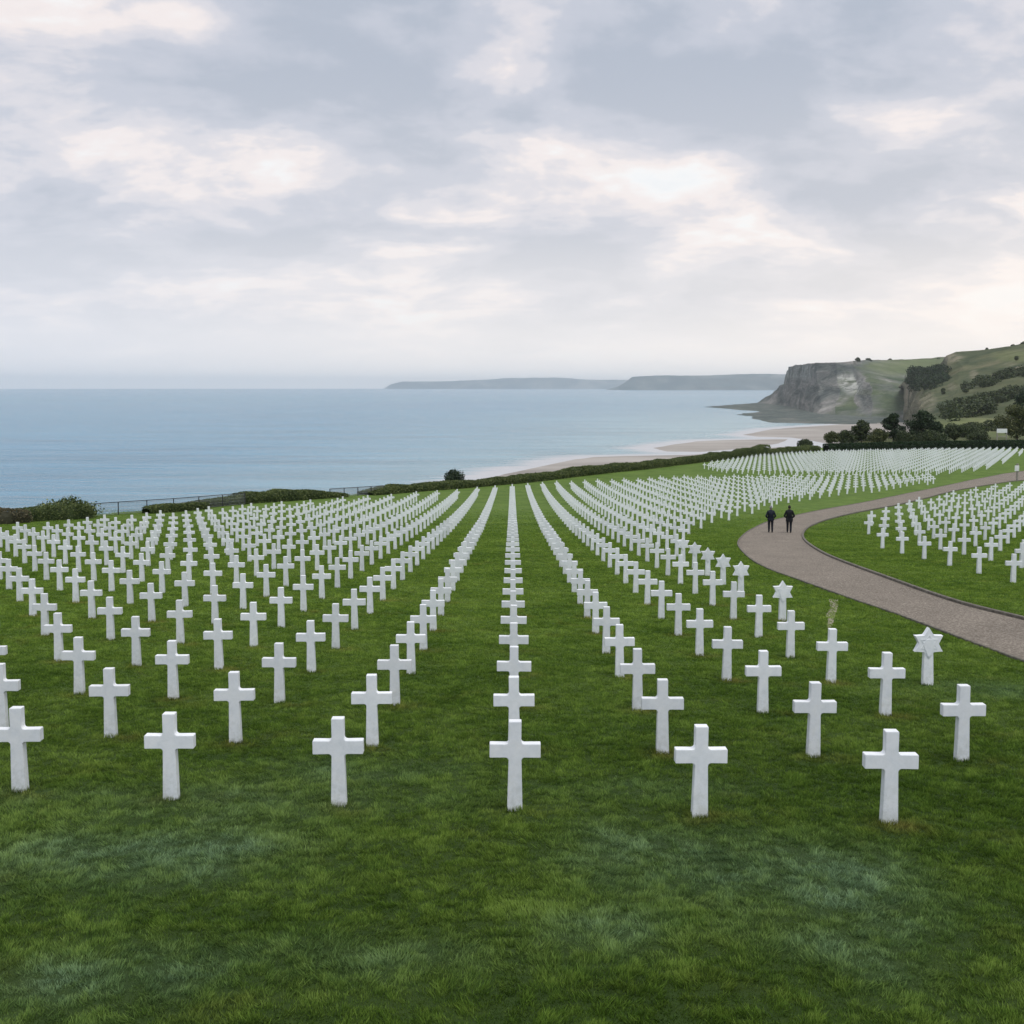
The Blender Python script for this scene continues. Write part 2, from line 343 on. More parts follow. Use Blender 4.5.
MAT = dict(
    lawn=m_lawn(), blade=m_blade(), marble=m_marble(), marble_far=m_simple('pale_marble', [(0.78, 0.80, 0.81), (0.86, 0.865, 0.865)], 3, 0.55, 0.0), gravel=m_gravel(), sea=m_sea(),
    kerb=m_simple('edging_stone', [(0.07, 0.062, 0.05), (0.20, 0.18, 0.145)], 6),
    pale=m_simple('pale_gravel', [(0.18, 0.165, 0.11), (0.34, 0.31, 0.22)], 25, bd=0.02),
    sand=m_simple('beach_sand', [(0.23, 0.205, 0.178), (0.32, 0.288, 0.252), (0.41, 0.375, 0.335)], 0.02, 0.7, 0.2, 0.5, 0.3, sc=(0.4, 1, 1)),
    shelf=m_simple('tidal_rock', [(0.035, 0.050, 0.050), (0.075, 0.095, 0.080), (0.14, 0.14, 0.12)], 0.03, 0.8, 0.8, 3.0),
    cliffA=m_cliff('weathered_cliff', [(0.080, 0.092, 0.088), (0.140, 0.150, 0.136), (0.205, 0.200, 0.180), (0.30, 0.285, 0.26)], [(0.050, 0.070, 0.045), (0.080, 0.105, 0.062), (0.120, 0.140, 0.080)], 0.017, 0.82, 1.25, (0.42, 0.42, 0.38)),
    hill=m_cliff('grassy_slope', [(0.07, 0.075, 0.05), (0.13, 0.125, 0.085), (0.24, 0.21, 0.15)], [(0.034, 0.048, 0.026), (0.066, 0.082, 0.042), (0.100, 0.108, 0.056), (0.15, 0.138, 0.080)], 0.013, 0.30, 0.62, (0.30, 0.26, 0.19)),
    far=m_cliff('far_land', [(0.05, 0.06, 0.05), (0.12, 0.12, 0.10)], [(0.035, 0.055, 0.060), (0.08, 0.100, 0.095), (0.20, 0.20, 0.18)], 0.0016, 0.3, 0.9),  # greens tinted blue, so some distance haze is painted into the land
    hedge=m_leaf('hedge_leaf', (0.028, 0.048, 0.014), (0.088, 0.122, 0.034), (0.190, 0.215, 0.075), 0.5),
    dhedge=m_leaf('dark_hedge_leaf', (0.008, 0.020, 0.008), (0.018, 0.044, 0.016), (0.040, 0.076, 0.026), 0.3),
    brownleaf=m_leaf('brown_shrub_leaf', (0.040, 0.040, 0.020), (0.110, 0.098, 0.050), (0.21, 0.17, 0.10), 0.5),
    pine=m_leaf('pine_needles', (0.008, 0.018, 0.008), (0.020, 0.040, 0.017), (0.050, 0.080, 0.030), 0.3),
    tree=m_leaf('tree_leaf', (0.016, 0.026, 0.011), (0.043, 0.064, 0.024), (0.095, 0.115, 0.042), 0.3),
    olive=m_leaf('olive_tree_leaf', (0.028, 0.040, 0.015), (0.075, 0.092, 0.032), (0.150, 0.160, 0.060), 0.3),
    wood=m_simple('bark', [(0.05, 0.04, 0.03), (0.13, 0.105, 0.08)], 4, sc=(3, 3, 0.5)),
    post=m_simple('weathered_post', [(0.20, 0.18, 0.15), (0.38, 0.35, 0.30)], 8, sc=(3, 3, 0.4)),
    metal=m_simple('fence_metal', [(0.035, 0.037, 0.04), (0.06, 0.062, 0.066)], 10, 0.5, 0.1),
    wire=m_simple('fence_wire', [(0.26, 0.27, 0.28), (0.36, 0.37, 0.38)], 10, 0.4, 0.0),
    white=m_simple('white_board', [(0.68, 0.69, 0.68), (0.78, 0.78, 0.76)], 3, 0.5, 0.1),
    navy=m_simple('navy_coat', [(0.006, 0.009, 0.016), (0.013, 0.018, 0.030)], 12, 0.85, 0.4, 0.01),
    black=m_simple('black_coat', [(0.005, 0.006, 0.008), (0.011, 0.012, 0.015)], 12, 0.85, 0.4, 0.01),
    trousers=m_simple('dark_trousers', [(0.006, 0.008, 0.012), (0.013, 0.015, 0.022)], 12, 0.85, 0.4, 0.01),
    skin=m_simple('skin', [(0.36, 0.22, 0.16), (0.45, 0.28, 0.21)], 10, 0.5, 0.0),
    hair=m_simple('dark_hair', [(0.008, 0.007, 0.006), (0.02, 0.016, 0.012)], 30, 0.6, 0.2),
    greyhair=m_simple('grey_hair', [(0.14, 0.13, 0.125), (0.28, 0.27, 0.26)], 30, 0.6, 0.2),
    shoe=m_simple('shoe_leather', [(0.006, 0.006, 0.006), (0.012, 0.012, 0.012)], 10, 0.4, 0.0),
)

# ------------------------------------------------------------------ path geometry (needed by the lawn)
outer_px = [(1150, 712), (1080, 683), (1024, 661), (960, 638), (900, 616), (850, 599), (800, 581), (768, 569), (748, 557), (738, 545), (742, 536), (754, 528), (775, 520), (818, 511), (868, 501.5), (915, 492), (950, 485), (980, 478.5), (1024, 471), (1100, 464)]
inner_px = [(1150, 652), (1080, 634), (1024, 620), (960, 604), (900, 584), (850, 565), (822, 553), (806, 542), (803, 534), (810, 527), (828, 520), (853, 514), (888, 507), (920, 500), (950, 492), (975, 487.5), (995, 484), (1010, 482), (1040, 479), (1120, 471)]
PO = spline(gpoly(outer_px), 260); PI_ = spline(gpoly(inner_px), 260)
PATH = [tuple(p) for p in PO] + [tuple(p) for p in PI_[::-1]]

def dewf(x, y):
    s = 0
    for px, py, rx, ry, a in ((185, 855, 0.85, 0.75, 1.0), (90, 985, 0.8, 0.45, 0.7), (635, 860, 0.55, 0.85, 0.75), (815, 880, 0.75, 0.85, 1.0), (860, 950, 0.45, 0.55, 0.6), (20, 860, 0.6, 0.7, 0.6), (350, 960, 1.0, 0.3, 0.45), (615, 935, 0.5, 0.35, 0.5), (350, 770, 1.2, 0.5, 0.35), (200, 800, 2.5, 0.5, 0.35), (990, 690, 1.2, 0.8, 0.35), (660, 790, 0.8, 0.4, 0.35)):
        cx, cy = on_g(px, py); q = ((x - cx) / rx) ** 2 + ((y - cy) / ry) ** 2; s = s + a * np.exp(-q * 0.8)
    return np.clip(s * (0.95 + 1.1 * fbm(x * 2.2, y * 2.2, 3.0, 4)), 0, 1) * .8

# ------------------------------------------------------------------ ground sheet
gx = np.unique(np.r_[np.linspace(-900, -60, 70), np.linspace(-60, -20, 40), np.linspace(-20, 20, 110), np.linspace(20, 160, 120), np.linspace(160, 1500, 80)])
gy = np.unique(np.r_[np.linspace(-900, -40, 30), np.linspace(-40, 4, 20), np.linspace(4, 40, 100), np.linspace(40, 320, 190), np.linspace(320, 900, 60)])
GX, GY = np.meshgrid(gx, gy, indexing='ij'); GZ = terrain(GX, GY)
hid = smooth((GY - 330) / 60) * smooth((GX - 90) / 40); GZ = np.where(hid > 0, GZ - 6 * hid, GZ)
outl = ~inpoly(GX, GY, LAND); rl = np.where(outl, smooth(polydist(GX, GY, EDGE, False) / 4.0), 0.0)
rl = np.maximum(rl, smooth((GY - 268) / 12))
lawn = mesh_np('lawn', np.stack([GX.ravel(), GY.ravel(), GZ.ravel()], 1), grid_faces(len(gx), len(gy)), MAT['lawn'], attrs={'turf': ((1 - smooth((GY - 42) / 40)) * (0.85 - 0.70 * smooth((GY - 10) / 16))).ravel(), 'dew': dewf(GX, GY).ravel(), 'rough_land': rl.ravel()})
tag(lawn, kind='structure')

# gravel path
nv = 9; T = np.linspace(0, 1, nv)
P = PO[:, None, :] * (1 - T)[None, :, None] + PI_[:, None, :] * T[None, :, None]
pz = terrain(P[..., 0], P[..., 1], False) + 0.02
path = mesh_np('gravel_path', np.stack([P[..., 0].ravel(), P[..., 1].ravel(), pz.ravel()], 1), grid_faces(260, nv), MAT['gravel']); tag(path, kind='structure')
def strip(name, line, w, h, mat, lift=0.0):
    t = np.gradient(line, axis=0); t /= np.linalg.norm(t, axis=1)[:, None]; n = np.stack([-t[:, 1], t[:, 0]], 1)
    prof = [(-w / 2, -0.05), (-w / 2, h * 0.8), (-w / 2 + 0.01, h), (w / 2 - 0.01, h), (w / 2, h * 0.8), (w / 2, -0.05)]
    V = []
    for a, z in prof:
        q = line + n * a; V.append(np.stack([q[:, 0], q[:, 1], terrain(line[:, 0], line[:, 1], False) + z + lift], 1))
    V = np.stack(V, 1); return mesh_np(name, V.reshape(-1, 3), grid_faces(len(line), len(prof)), mat, smoothf=False)
tag(strip('path_kerb', PO, 0.07, 0.055, MAT['kerb']), kind='structure')
tag(strip('path_kerb', PI_, 0.12, 0.10, MAT['kerb']), kind='structure')
# small bare strip of pale gravel beside the path
pp = [on_g(*p) for p in ((829, 599), (837, 599), (838, 606), (836, 613), (834, 620), (832, 627), (827, 627), (828, 620), (826, 615), (830, 608))]
cx = sum(p[0] for p in pp) / len(pp); cy = sum(p[1] for p in pp) / len(pp)
V = [(cx, cy, float(terrain(cx, cy)) + 0.012)]; pr = spline(pp + [pp[0]], 60)
for r_ in (0.5, 0.9, 1.0):
    for k, (a, b) in enumerate(pr): 
        q = 1 + 0.06 * math.sin(k * 2.7) + 0.05 * math.sin(k * 5.1)
        X = cx + (a - cx) * r_ * q; Y = cy + (b - cy) * r_ * q; V.append((X, Y, float(terrain(X, Y)) + (0.012 if r_ < 1 else 0.0)))
bm = bmesh.new(); vv = [bm.verts.new(v) for v in V]; n_ = 60
for k in range(n_ - 1):
    bm.faces.new((vv[0], vv[1 + k], vv[2 + k]))
    for r_ in range(2): bm.faces.new((vv[1 + r_ * n_ + k], vv[1 + (r_ + 1) * n_ + k], vv[2 + (r_ + 1) * n_ + k], vv[2 + r_ * n_ + k]))
bmesh.ops.recalc_face_normals(bm, faces=bm.faces)
tag(obj_bm('bare_ground', bm, MAT['pale'], None, True), kind='structure')

# ------------------------------------------------------------------ coast
S_POLY = [[on_z(*p)[:2] for p in q] for q in (
    [(470, 484), (512, 472), (537, 467), (574, 459.5), (594, 457), (624, 456), (655, 455.5), (690, 455), (740, 450), (780, 447), (820, 446), (820, 480), (600, 500), (470, 500)],
    [(651, 448), (672, 445), (697, 441.3), (727, 440), (768, 439.3), (790, 439), (780, 443.5), (740, 449), (702, 452), (667, 451.5)],
    [(744, 434.8), (770, 429.5), (800, 427), (840, 424.5), (905, 421.8), (925, 422), (925, 442), (880, 446), (830, 444), (790, 437.5), (760, 436.8)])]
def sand_s(x, y):
    s = np.full(np.shape(x), -1e9)
    for q in S_POLY:
        d = polydist(x, y, q); d = np.where(inpoly(x, y, q), d, -d); s = np.maximum(s, d)
    return s + 5.0 * fbm(np.asarray(x) / 40, np.asarray(y) / 60, 1.0, 4)
bx = np.linspace(-60, 700, 260); by = np.linspace(380, 1750, 340); BX, BY = np.meshgrid(bx, by, indexing='ij')
ss = sand_s(BX, BY); BZ = SEA + np.clip(ss * 0.03, -1.5, 1.2) + np.where(ss > 5, 0.05 * fbm(BX / 15, BY / 25), 0)
tag(mesh_np('beach', np.stack([BX.ravel(), BY.ravel(), BZ.ravel()], 1), grid_faces(260, 340), MAT['sand']), kind='structure')

ang = np.unique(np.r_[np.linspace(-180, -35, 40), np.linspace(-35, 35, 420), np.linspace(35, 180, 40)]) * math.pi / 180
rad = np.r_[0.0, np.geomspace(60, 32000, 420)]
AA, RR = np.meshgrid(ang, rad, indexing='ij'); SX = np.sin(AA) * RR; SY = np.cos(AA) * RR
s_sea = sand_s(SX, SY)
shore = np.clip(1 + s_sea / 75.0, 0, 1) ** 1.2 * 0.97
# surf along the foot of the bluff at left, hidden mostly, and shoaling tint
pxs = 512 + F * SX / np.maximum(SY, 1); pys = HOR - F * SEA / np.maximum(SY, 1)
dl = np.where(SY > 1, (SX + 60 - (SY - 430) * -0.05), 0)
shoal = np.clip(1 + s_sea / (260 + 0.5 * np.maximum(SY - 700, 0)), 0, 1) ** 1.2
shoal = np.clip(shoal * 0.8 + 0.22 * smooth((SX / np.maximum(SY, 1) + 0.1) / 0.3) * (SY > 0) * smooth(SY / 1500), 0, 1)
sea = mesh_np('sea', np.stack([SX.ravel(), SY.ravel(), np.full(SX.size, SEA)], 1), grid_faces(len(ang), len(rad)), MAT['sea'], attrs={'shore': shore.ravel(), 'shoal': shoal.ravel()})
tag(sea, kind='structure')

# dark tidal rock shelf at the foot of the headland
SH = [on_z(*p)[:2] for p in ((706, 407), (730, 405.2), (752, 403.5), (775, 404), (800, 408), (830, 414), (906, 418), (908, 421.6), (880, 424), (850, 424.3), (800, 423), (775, 422.5), (757, 419), (741, 413.5), (760, 411.5), (735, 409.8))]
hx = np.linspace(350, 1000, 240); hy = np.linspace(1300, 3400, 300); HX, HY = np.meshgrid(hx, hy, indexing='ij')
d = polydist(HX, HY, SH); s = np.where(inpoly(HX, HY, SH), d, -d) + 22 * fbm(HX / 45, HY / 120, 2.0, 5)
HZ = SEA + np.clip(s * 0.06, -3, 1.6) + np.where(s > 0, 2.2 * np.abs(fbm(HX / 14, HY / 40, 5.0, 5)), 0)
tag(mesh_np('tidal_rocks', np.stack([HX.ravel(), HY.ravel(), HZ.ravel()], 1), grid_faces(240, 300), MAT['shelf'], smoothf=False), kind='structure')

def loft(name, cols, nu, nv, amp, wl, mat, back=400, pale=(), meadow=()):
    """cols: [(px, [(py, d), ...bottom to top])], a landform with a real plateau behind its brink"""
    pts = []
    for px, rows in cols:
        c = [at_d(px, py, d) for py, d in rows]
        top = c[-1]; rr = top / np.hypot(top[0], top[1])
        for k in (1, 2, 3): c.append(np.array([top[0] + rr[0] * back * k * .5, top[1] + rr[1] * back * k * .5, top[2] - 2 * k - back * 0.02 * k]))
        c.append(np.array([c[-1][0], c[-1][1], SEA - 30])); pts.append(c)
    A = np.array(pts)                                            # (ncol, nrow, 3)
    B = np.stack([spline(A[:, j], nu) if False else A[:, j] for j in range(A.shape[1])], 1)
    # resample across
    us = np.linspace(0, len(cols) - 1, nu); vs_ = np.linspace(0, A.shape[1] - 1, nv)
    i0 = np.clip(us.astype(int), 0, len(cols) - 2); fu = (us - i0)[:, None, None]
    C = B[i0] * (1 - fu) + B[i0 + 1] * fu
    j0 = np.clip(vs_.astype(int), 0, A.shape[1] - 2); fv = (vs_ - j0)[None, :, None]
    D = C[:, j0] * (1 - fv) + C[:, j0 + 1] * fv
    ramp_ = np.minimum(1, vs_ / 0.8)[None, :]
    n1 = fbm(D[..., 0] / wl, D[..., 1] / wl, D[..., 2] / wl, 6); n2 = fbm(D[..., 0] / wl + 31, D[..., 1] / wl, D[..., 2] / wl, 6)
    D[..., 0] += n2 * amp * 0.8 * ramp_; D[..., 1] += n1 * amp * 1.4 * ramp_; D[..., 2] += n1 * amp * 0.30 * ramp_
    dd = D[..., 1] * math.cos(PITCH) - D[..., 2] * math.sin(PITCH); sx = 512 + F * D[..., 0] / dd; sy = CY - F * (D[..., 1] * math.sin(PITCH) + D[..., 2] * math.cos(PITCH)) / dd
    at = {}
    for nm, lst in (('pale', pale), ('meadow', meadow)):
        v = np.zeros(sx.shape)
        for px, py, rx, ry, a in lst: v = np.maximum(v, a * smooth(1.6 - 1.1 * np.sqrt(((sx - px) / rx) ** 2 + ((sy - py) / ry) ** 2) + .5 * n1))
        at[nm] = v.ravel()
    o = mesh_np(name, D.reshape(-1, 3), grid_faces(nu, nv), mat, attrs=at); return o, D
RA = lambda yb, yt, d0, d1: [(yb, d0), (yb + (yt - yb) * .22, d0 + (d1 - d0) * .35), (yb + (yt - yb) * .48, d0 + (d1 - d0) * .65), (yb + (yt - yb) * .72, d0 + (d1 - d0) * .86), (yb + (yt - yb) * .88, d0 + (d1 - d0) * .93), (yt, d1)]
head, _ = loft('headland', [
    (756, RA(404.3, 402, 3000, 3040)), (768, RA(405.5, 395, 2850, 2950)), (779, RA(406.5, 388, 2700, 2850)), (785, RA(407.3, 383, 2590, 2700)),
    (789, RA(408, 367, 2500, 2640)), (793, RA(409, 365.5, 2380, 2560)), (805, RA(412, 364, 2080, 2300)), (818, RA(416, 363, 1786, 2050)),
    (835, RA(417.5, 362, 1695, 1960)), (855, RA(418.5, 361, 1640, 1950)),
    (870, [(419, 1613), (408, 1650), (395, 1690), (384, 1750), (371, 1900), (360, 2150)]),
    (890, [(419.5, 1587), (409, 1630), (397, 1680), (385, 1760), (371, 1950), (359.5, 2250)]),
    (912, [(420, 1562), (409, 1610), (397, 1680), (385, 1800), (370, 2000), (358.5, 2300)]),
    (945, [(421, 1515), (410, 1600), (398, 1700), (385, 1850), (370, 2050), (357.5, 2350)]),
    (1000, [(421, 1515), (410, 1600), (398, 1700), (385, 1850), (370, 2050), (357.5, 2350)])], 330, 170, 15, 85, MAT['cliffA'], pale=[(799, 372, 14, 8, .6), (850, 385, 12, 9, 1), (842, 378, 5, 6, .8), (800, 410, 12, 3, .3)], meadow=[(895, 367, 24, 8, .7), (920, 364, 36, 6, .9), (868, 392, 18, 3, .25)])
tag(head, kind='structure')
hill, HD = loft('hillside', [
    (902, [(421.5, 1490), (412, 1500), (403, 1508), (394, 1515), (387, 1525), (384.5, 1560)]),
    (908, [(425, 1340), (414, 1370), (402, 1400), (391, 1430), (381, 1460), (376, 1500)]),
    (918, [(434, 850), (424, 900), (408, 1030), (393, 1180), (380, 1290), (370, 1400)]),
    (932, [(444, 330), (434, 470), (418, 720), (400, 960), (383, 1180), (367, 1370)]),
    (941, [(444.5, 325), (433, 450), (417, 700), (400, 940), (382, 1150), (364.5, 1360)]),
    (948, [(444.5, 320), (433, 450), (417, 700), (400, 930), (380, 1140), (355, 1350)]),
    (958, [(444.5, 315), (432, 450), (416, 680), (400, 900), (376, 1120), (351, 1340)]),
    (990, [(444.5, 312), (430, 450), (415, 650), (398, 850), (372, 1080), (349, 1300)]),
    (1024, [(444.5, 310), (428, 450), (412, 620), (394, 800), (368, 1030), (344.5, 1250)]),
    (1080, [(444.5, 310), (426, 450), (409, 620), (390, 800), (362, 1000), (338, 1200)]),
    (1250, [(444.5, 310), (422, 450), (402, 620), (380, 800), (350, 980), (325, 1150)])], 260, 160, 13, 75, MAT['hill'], pale=[(909, 397, 5, 14, .9), (925, 402, 10, 10, .45), (953, 358, 9, 4, .6), (974, 375, 4, 4, .6), (1013, 367, 8, 4, .6), (952, 387, 4, 3, .4)], meadow=[(975, 425, 34, 8, 1), (1000, 434, 30, 4, .8), (1015, 356, 20, 5, .7), (940, 432, 16, 5, .5)])
tag(hill, kind='structure')
def farland(name, cols, d, mat, amp):
    cs = [(px, [(yb, d), (yb + (yt - yb) * .4, d * 1.01), (yb + (yt - yb) * .8, d * 1.02), (yt, d * 1.04)]) for px, yb, yt in cols]
    o, _ = loft(name, cs, 220, 40, amp, amp * 7, mat, back=d * 0.1); tag(o, kind='structure')
farland('far_coast', [(606, 390.2, 390), (618, 390.2, 386.5), (625, 390.2, 382), (632, 390.2, 376.5), (655, 390.2, 375.5), (700, 390.2, 375), (740, 390.2, 374.5), (770, 390.2, 374), (800, 390.2, 374.5), (860, 390.2, 374)], 16500, MAT['far'], 120)
farland('farthest_coast', [(386, 389.0, 388.4), (392, 389.0, 384), (402, 389.0, 381), (450, 389.0, 380.5), (480, 389.0, 379.5), (510, 389.0, 378), (560, 389.0, 378), (600, 389.0, 379.5), (680, 389.0, 380)], 27000, MAT['far'], 150)

# ------------------------------------------------------------------ headstones
def cross_mesh():
    hh, zc, ah = 1.05, 0.715, 0.077           # height, arm centre, arm half thickness
    w1, w0, wb, sp_ = 0.070, 0.070, 0.088, 0.288; r = 0.036; T = 0.050
    half = [(wb, -0.10), (wb, 0.0)]
    def fil(cx, cy, a0, a1): return [(cx + r * math.cos(R(a)), cy + r * math.sin(R(a))) for a in np.linspace(a0, a1, 5)]
    half += fil(w0 + r + 0.003, zc - ah - r, 180, 90)
    half += [(sp_ - 0.006, zc - ah - 0.002), (sp_, zc - ah + 0.005), (sp_, zc + ah - 0.005), (sp_ - 0.006, zc + ah + 0.002)]
    half += fil(w1 + r, zc + ah + r, -90, -180)
    half += [(w1 + 0.001, hh - 0.006), (w1 - 0.005, hh)]
    pts = half + [(-x, z) for x, z in half[::-1]]
    bm = bmesh.new(); fr = [bm.verts.new((x, -T, z)) for x, z in pts]; bk = [bm.verts.new((x, T, z)) for x, z in pts]
    bm.faces.new(fr); bm.faces.new(bk[::-1])
    for i in range(len(pts)): j = (i + 1) % len(pts); bm.faces.new((fr[j], fr[i], bk[i], bk[j]))
    bm.normal_update()
    edges = [e for e in bm.edges if len(e.link_faces) == 2 and e.calc_face_angle() > R(60) and (abs(e.verts[0].co.y - e.verts[1].co.y) < 1e-6)]
    bmesh.ops.bevel(bm, geom=edges, offset=0.005, segments=2, affect='EDGES')
    bmesh.ops.recalc_face_normals(bm, faces=bm.faces)
    bmesh.ops.scale(bm, vec=(0.965, 0.965, 0.965), verts=bm.verts)
    me = bpy.data.meshes.new('cross'); bm.to_mesh(me); bm.free(); me.materials.append(MAT['marble']); return me
def cross_low():
    hh, zc, ah, w, wb, s, T = 1.05, 0.715, 0.077, 0.070, 0.088, 0.288, 0.052
    half = [(wb, -0.1), (w, zc - ah - .02), (w + .02, zc - ah), (s, zc - ah), (s, zc + ah), (w + .02, zc + ah), (w, zc + ah + .02), (w, hh)]
    pts = half + [(-x, z) for x, z in half[::-1]]; n = len(pts)
    V = np.array([(x, -T, z) for x, z in pts] + [(x, T, z) for x, z in pts])
    V *= 0.965; m = 8
    Fq = []
    for k in range(m - 1): Fq.append((k, k + 1, n - 2 - k, n - 1 - k)); Fq.append((n + k, 2 * n - 1 - k, 2 * n - 2 - k, n + k + 1))
    for i in range(n): j = (i + 1) % n; Fq.append((j, i, n + i, n + j))
    return V, np.array(Fq)
def prism(bm, pts, y0, y1, bev=0.006):
    fr = [bm.verts.new((x, y0, z)) for x, z in pts]; bk = [bm.verts.new((x, y1, z)) for x, z in pts]
    f1 = bm.faces.new(fr); f2 = bm.faces.new(bk[::-1])
    for i in range(len(pts)): j = (i + 1) % len(pts); bm.faces.new((fr[j], fr[i], bk[i], bk[j]))
    if bev:
        e = list(f1.edges) + list(f2.edges); bmesh.ops.bevel(bm, geom=e, offset=bev, segments=2, affect='EDGES')
def star_meshes():
    zc, ro, ri = 0.775, 0.29, 0.168
    pts = []
    for k in range(6):
        a = R(90 + 60 * k); pts.append((ro * math.cos(a), zc + ro * math.sin(a))); a += R(30); pts.append((ri * math.cos(a), zc + ri * math.sin(a)))
    bm = bmesh.new(); prism(bm, pts, -0.055, 0.055)
    # shallow carved line running inside the star's outline (raised fillet) and a small raised boss
    for s_ in (0.60,):
        ring_o = [(x * s_, zc + (z - zc) * s_) for x, z in pts]; ring_i = [(x * s_ * .86, zc + (z - zc) * s_ * .86) for x, z in pts]
        a = [bm.verts.new((x, -0.0555, z)) for x, z in ring_o]; b = [bm.verts.new((x, -0.062, z)) for x, z in ring_o]; c = [bm.verts.new((x, -0.062, z)) for x, z in ring_i]; d_ = [bm.verts.new((x, -0.0555, z)) for x, z in ring_i]
        for i in range(12):
            j = (i + 1) % 12
            for p, q in ((a, b), (b, c), (c, d_)): bm.faces.new((p[i], p[j], q[j], q[i]))
    b0 = [(0.10 * math.cos(R(a)), zc - 0.01 + 0.10 * math.sin(R(a))) for a in range(-30, 211, 24)] + [(-0.03, 0.56), (0.0, 0.53), (0.03, 0.56)]
    prism(bm, b0[::-1], -0.066, -0.050, 0.004)
    bmesh.ops.recalc_face_normals(bm, faces=bm.faces)
    m1 = bpy.data.meshes.new('star'); bm.to_mesh(m1); bm.free(); m1.materials.append(MAT['marble'])
    bm = bmesh.new(); prism(bm, [(0.098, -0.1), (0.095, 0.0), (0.080, 0.63), (-0.080, 0.63), (-0.095, 0.0), (-0.098, -0.1)], -0.048, 0.048)
    bmesh.ops.recalc_face_normals(bm, faces=bm.faces)
    m2 = bpy.data.meshes.new('shaft'); bm.to_mesh(m2); bm.free(); m2.materials.append(MAT['marble'])
    return m1, m2
CM = cross_mesh(); SM, SHM = star_meshes()

ORD = ['', 'first', 'second', 'third', 'fourth', 'fifth', 'sixth', 'seventh', 'eighth', 'ninth', 'tenth', 'eleventh', 'twelfth', 'thirteenth', 'fourteenth', 'fifteenth', 'sixteenth', 'seventeenth', 'eighteenth', 'nineteenth', 'twentieth']
ORD += ['twenty-' + o for o in ORD[1:10]] + ['thirtieth'] + ['thirty-' + o for o in ORD[1:10]] + ['fortieth'] + ['forty-' + o for o in ORD[1:10]]
def px_of(x, y, z):
    dy = y * math.cos(PITCH) - z * math.sin(PITCH); up = y * math.sin(PITCH) + z * math.cos(PITCH)
    return 512 + F * x / dy, CY - F * up / dy

# main field: columns and rows
MAIN = gpoly([(-260, 560), (0, 540), (44, 536.5), (95, 531), (130, 526.5), (250, 515), (340, 508), (400, 503), (450, 498.5), (500, 493.5), (560, 489), (620, 485.5), (680, 482.3), (760, 480.5), (850, 479.5), (934, 479), (935, 484.5), (900, 488.5), (850, 496), (820, 500.5), (790, 504.5), (770, 510.5), (756, 515), (738, 518.5), (722, 522.5), (706, 527.5), (692, 533), (684, 545)]) 
MAIN = MAIN + [(7.9, 48), (8.6, 40), (8.7, 8), (-14, 8), (-45, 30)]
MAIN_STARS = {}
def colx(i, y):
    t = float(smooth((y - 14) / 85)); k = abs(i)
    if i <= 0: return 0.03 - ((1.95 * k if k <= 2 else 3.9 + 1.88 * (k - 2) if k == 3 else 5.78 + 1.76 * (k - 3)) * (1 - t) + (1.86 * k) * t)
    return 0.03 + ((0, 1.98, 3.93, 5.79)[k] if k <= 3 else 5.79 + 1.62 * (k - 3)) * (1 - t) + 1.75 * k * t
def rowy(j, x):
    y = 10.66 + 2.63 * j
    return y + (0.034 * x * x * 0.35 - 0.06 * x if x < 0 else -0.11 * x) * (1.0 if x > -12 else 12 / -x)
stones = []      # (kind, x, y, rot, section, column, front-order)
for i in range(-26, 60):
    for j in range(-1, 70):
        y = 10.66 + 2.63 * j
        x = colx(i, y); y = rowy(j, x)
        if j < 0 and i > -3: continue
        if j < 0: continue
        if not bool(inpoly(np.array([x]), np.array([y]), MAIN)[0]): continue
        if i == 3 and j == 0: continue
        if i == 4 and (j < 3 or j in (4, 5, 7)): continue
        kind = 'cross'
        if i == 4 and j in (3, 6, 8, 9, 10, 11, 12): kind = 'star'
        if kind == 'star': x = {3: 7.5, 6: 7.02}.get(j, 7.15)
        stones.append((kind, x, y, 'main', i, j))
# field inside the bend of the path
ISL = gpoly([(859, 541), (866, 545), (880, 552), (900, 558.5), (925, 564.5), (949, 570.5), (978, 578.5), (1016, 588), (1200, 640), (1200, 480), (1010, 489.5), (980, 494), (950, 501), (915, 508.5), (885, 516), (861, 526)])
o_ = np.array(on_g(1013, 583)); u_ = np.array((2.45, -0.85)); v_ = np.array((0.17, 2.87))
for i in range(-2, 30):
    for j in range(-14, 45):
        p = o_ + u_ * i + v_ * j
        if inpoly(p[:1], p[1:], ISL)[0]: stones.append(('cross', p[0], p[1], 'island', i, j))
# far field below the dark hedge
FAR = gpoly([(703, 469), (712, 465.3), (740, 460.5), (775, 456.5), (830, 453.5), (900, 452), (1000, 450.8), (1022, 450.8), (1024, 453.5), (1010, 461), (992, 468.5), (970, 472), (930, 476), (850, 476.5), (760, 475), (712, 472.5)])
o_ = np.array(on_g(860, 476)); u_ = np.array((1.72, 0.30)); v_ = np.array((1.52, 2.75))
for i in range(-90, 110):
    for j in range(-60, 80):
        p = o_ + u_ * i + v_ * j
        if p[1] > 100 and inpoly(p[:1], p[1:], FAR)[0]: stones.append(('cross', p[0], p[1], 'far', i, j))

vis = []
for s in stones:
    k, x, y, sec, i, j = s; z = float(terrain(x, y, False))
    X, Y = px_of(x, y, z); half = 290 / y
    if sec == 'main' and (X < -half - 40 or X > 1064 + half): continue
    if sec == 'island' and X > 1080: continue
    vis.append((k, x, y, z, sec, i, j, X, -half * 0.95 < X < 1024 + half * 0.95))
crosses = sorted([v for v in vis if v[0] == 'cross' and v[8]], key=lambda v: v[2])
solo = set(id(v) for v in crosses[:300]); rest = [v for v in vis if v[0] == 'cross' and id(v) not in solo]
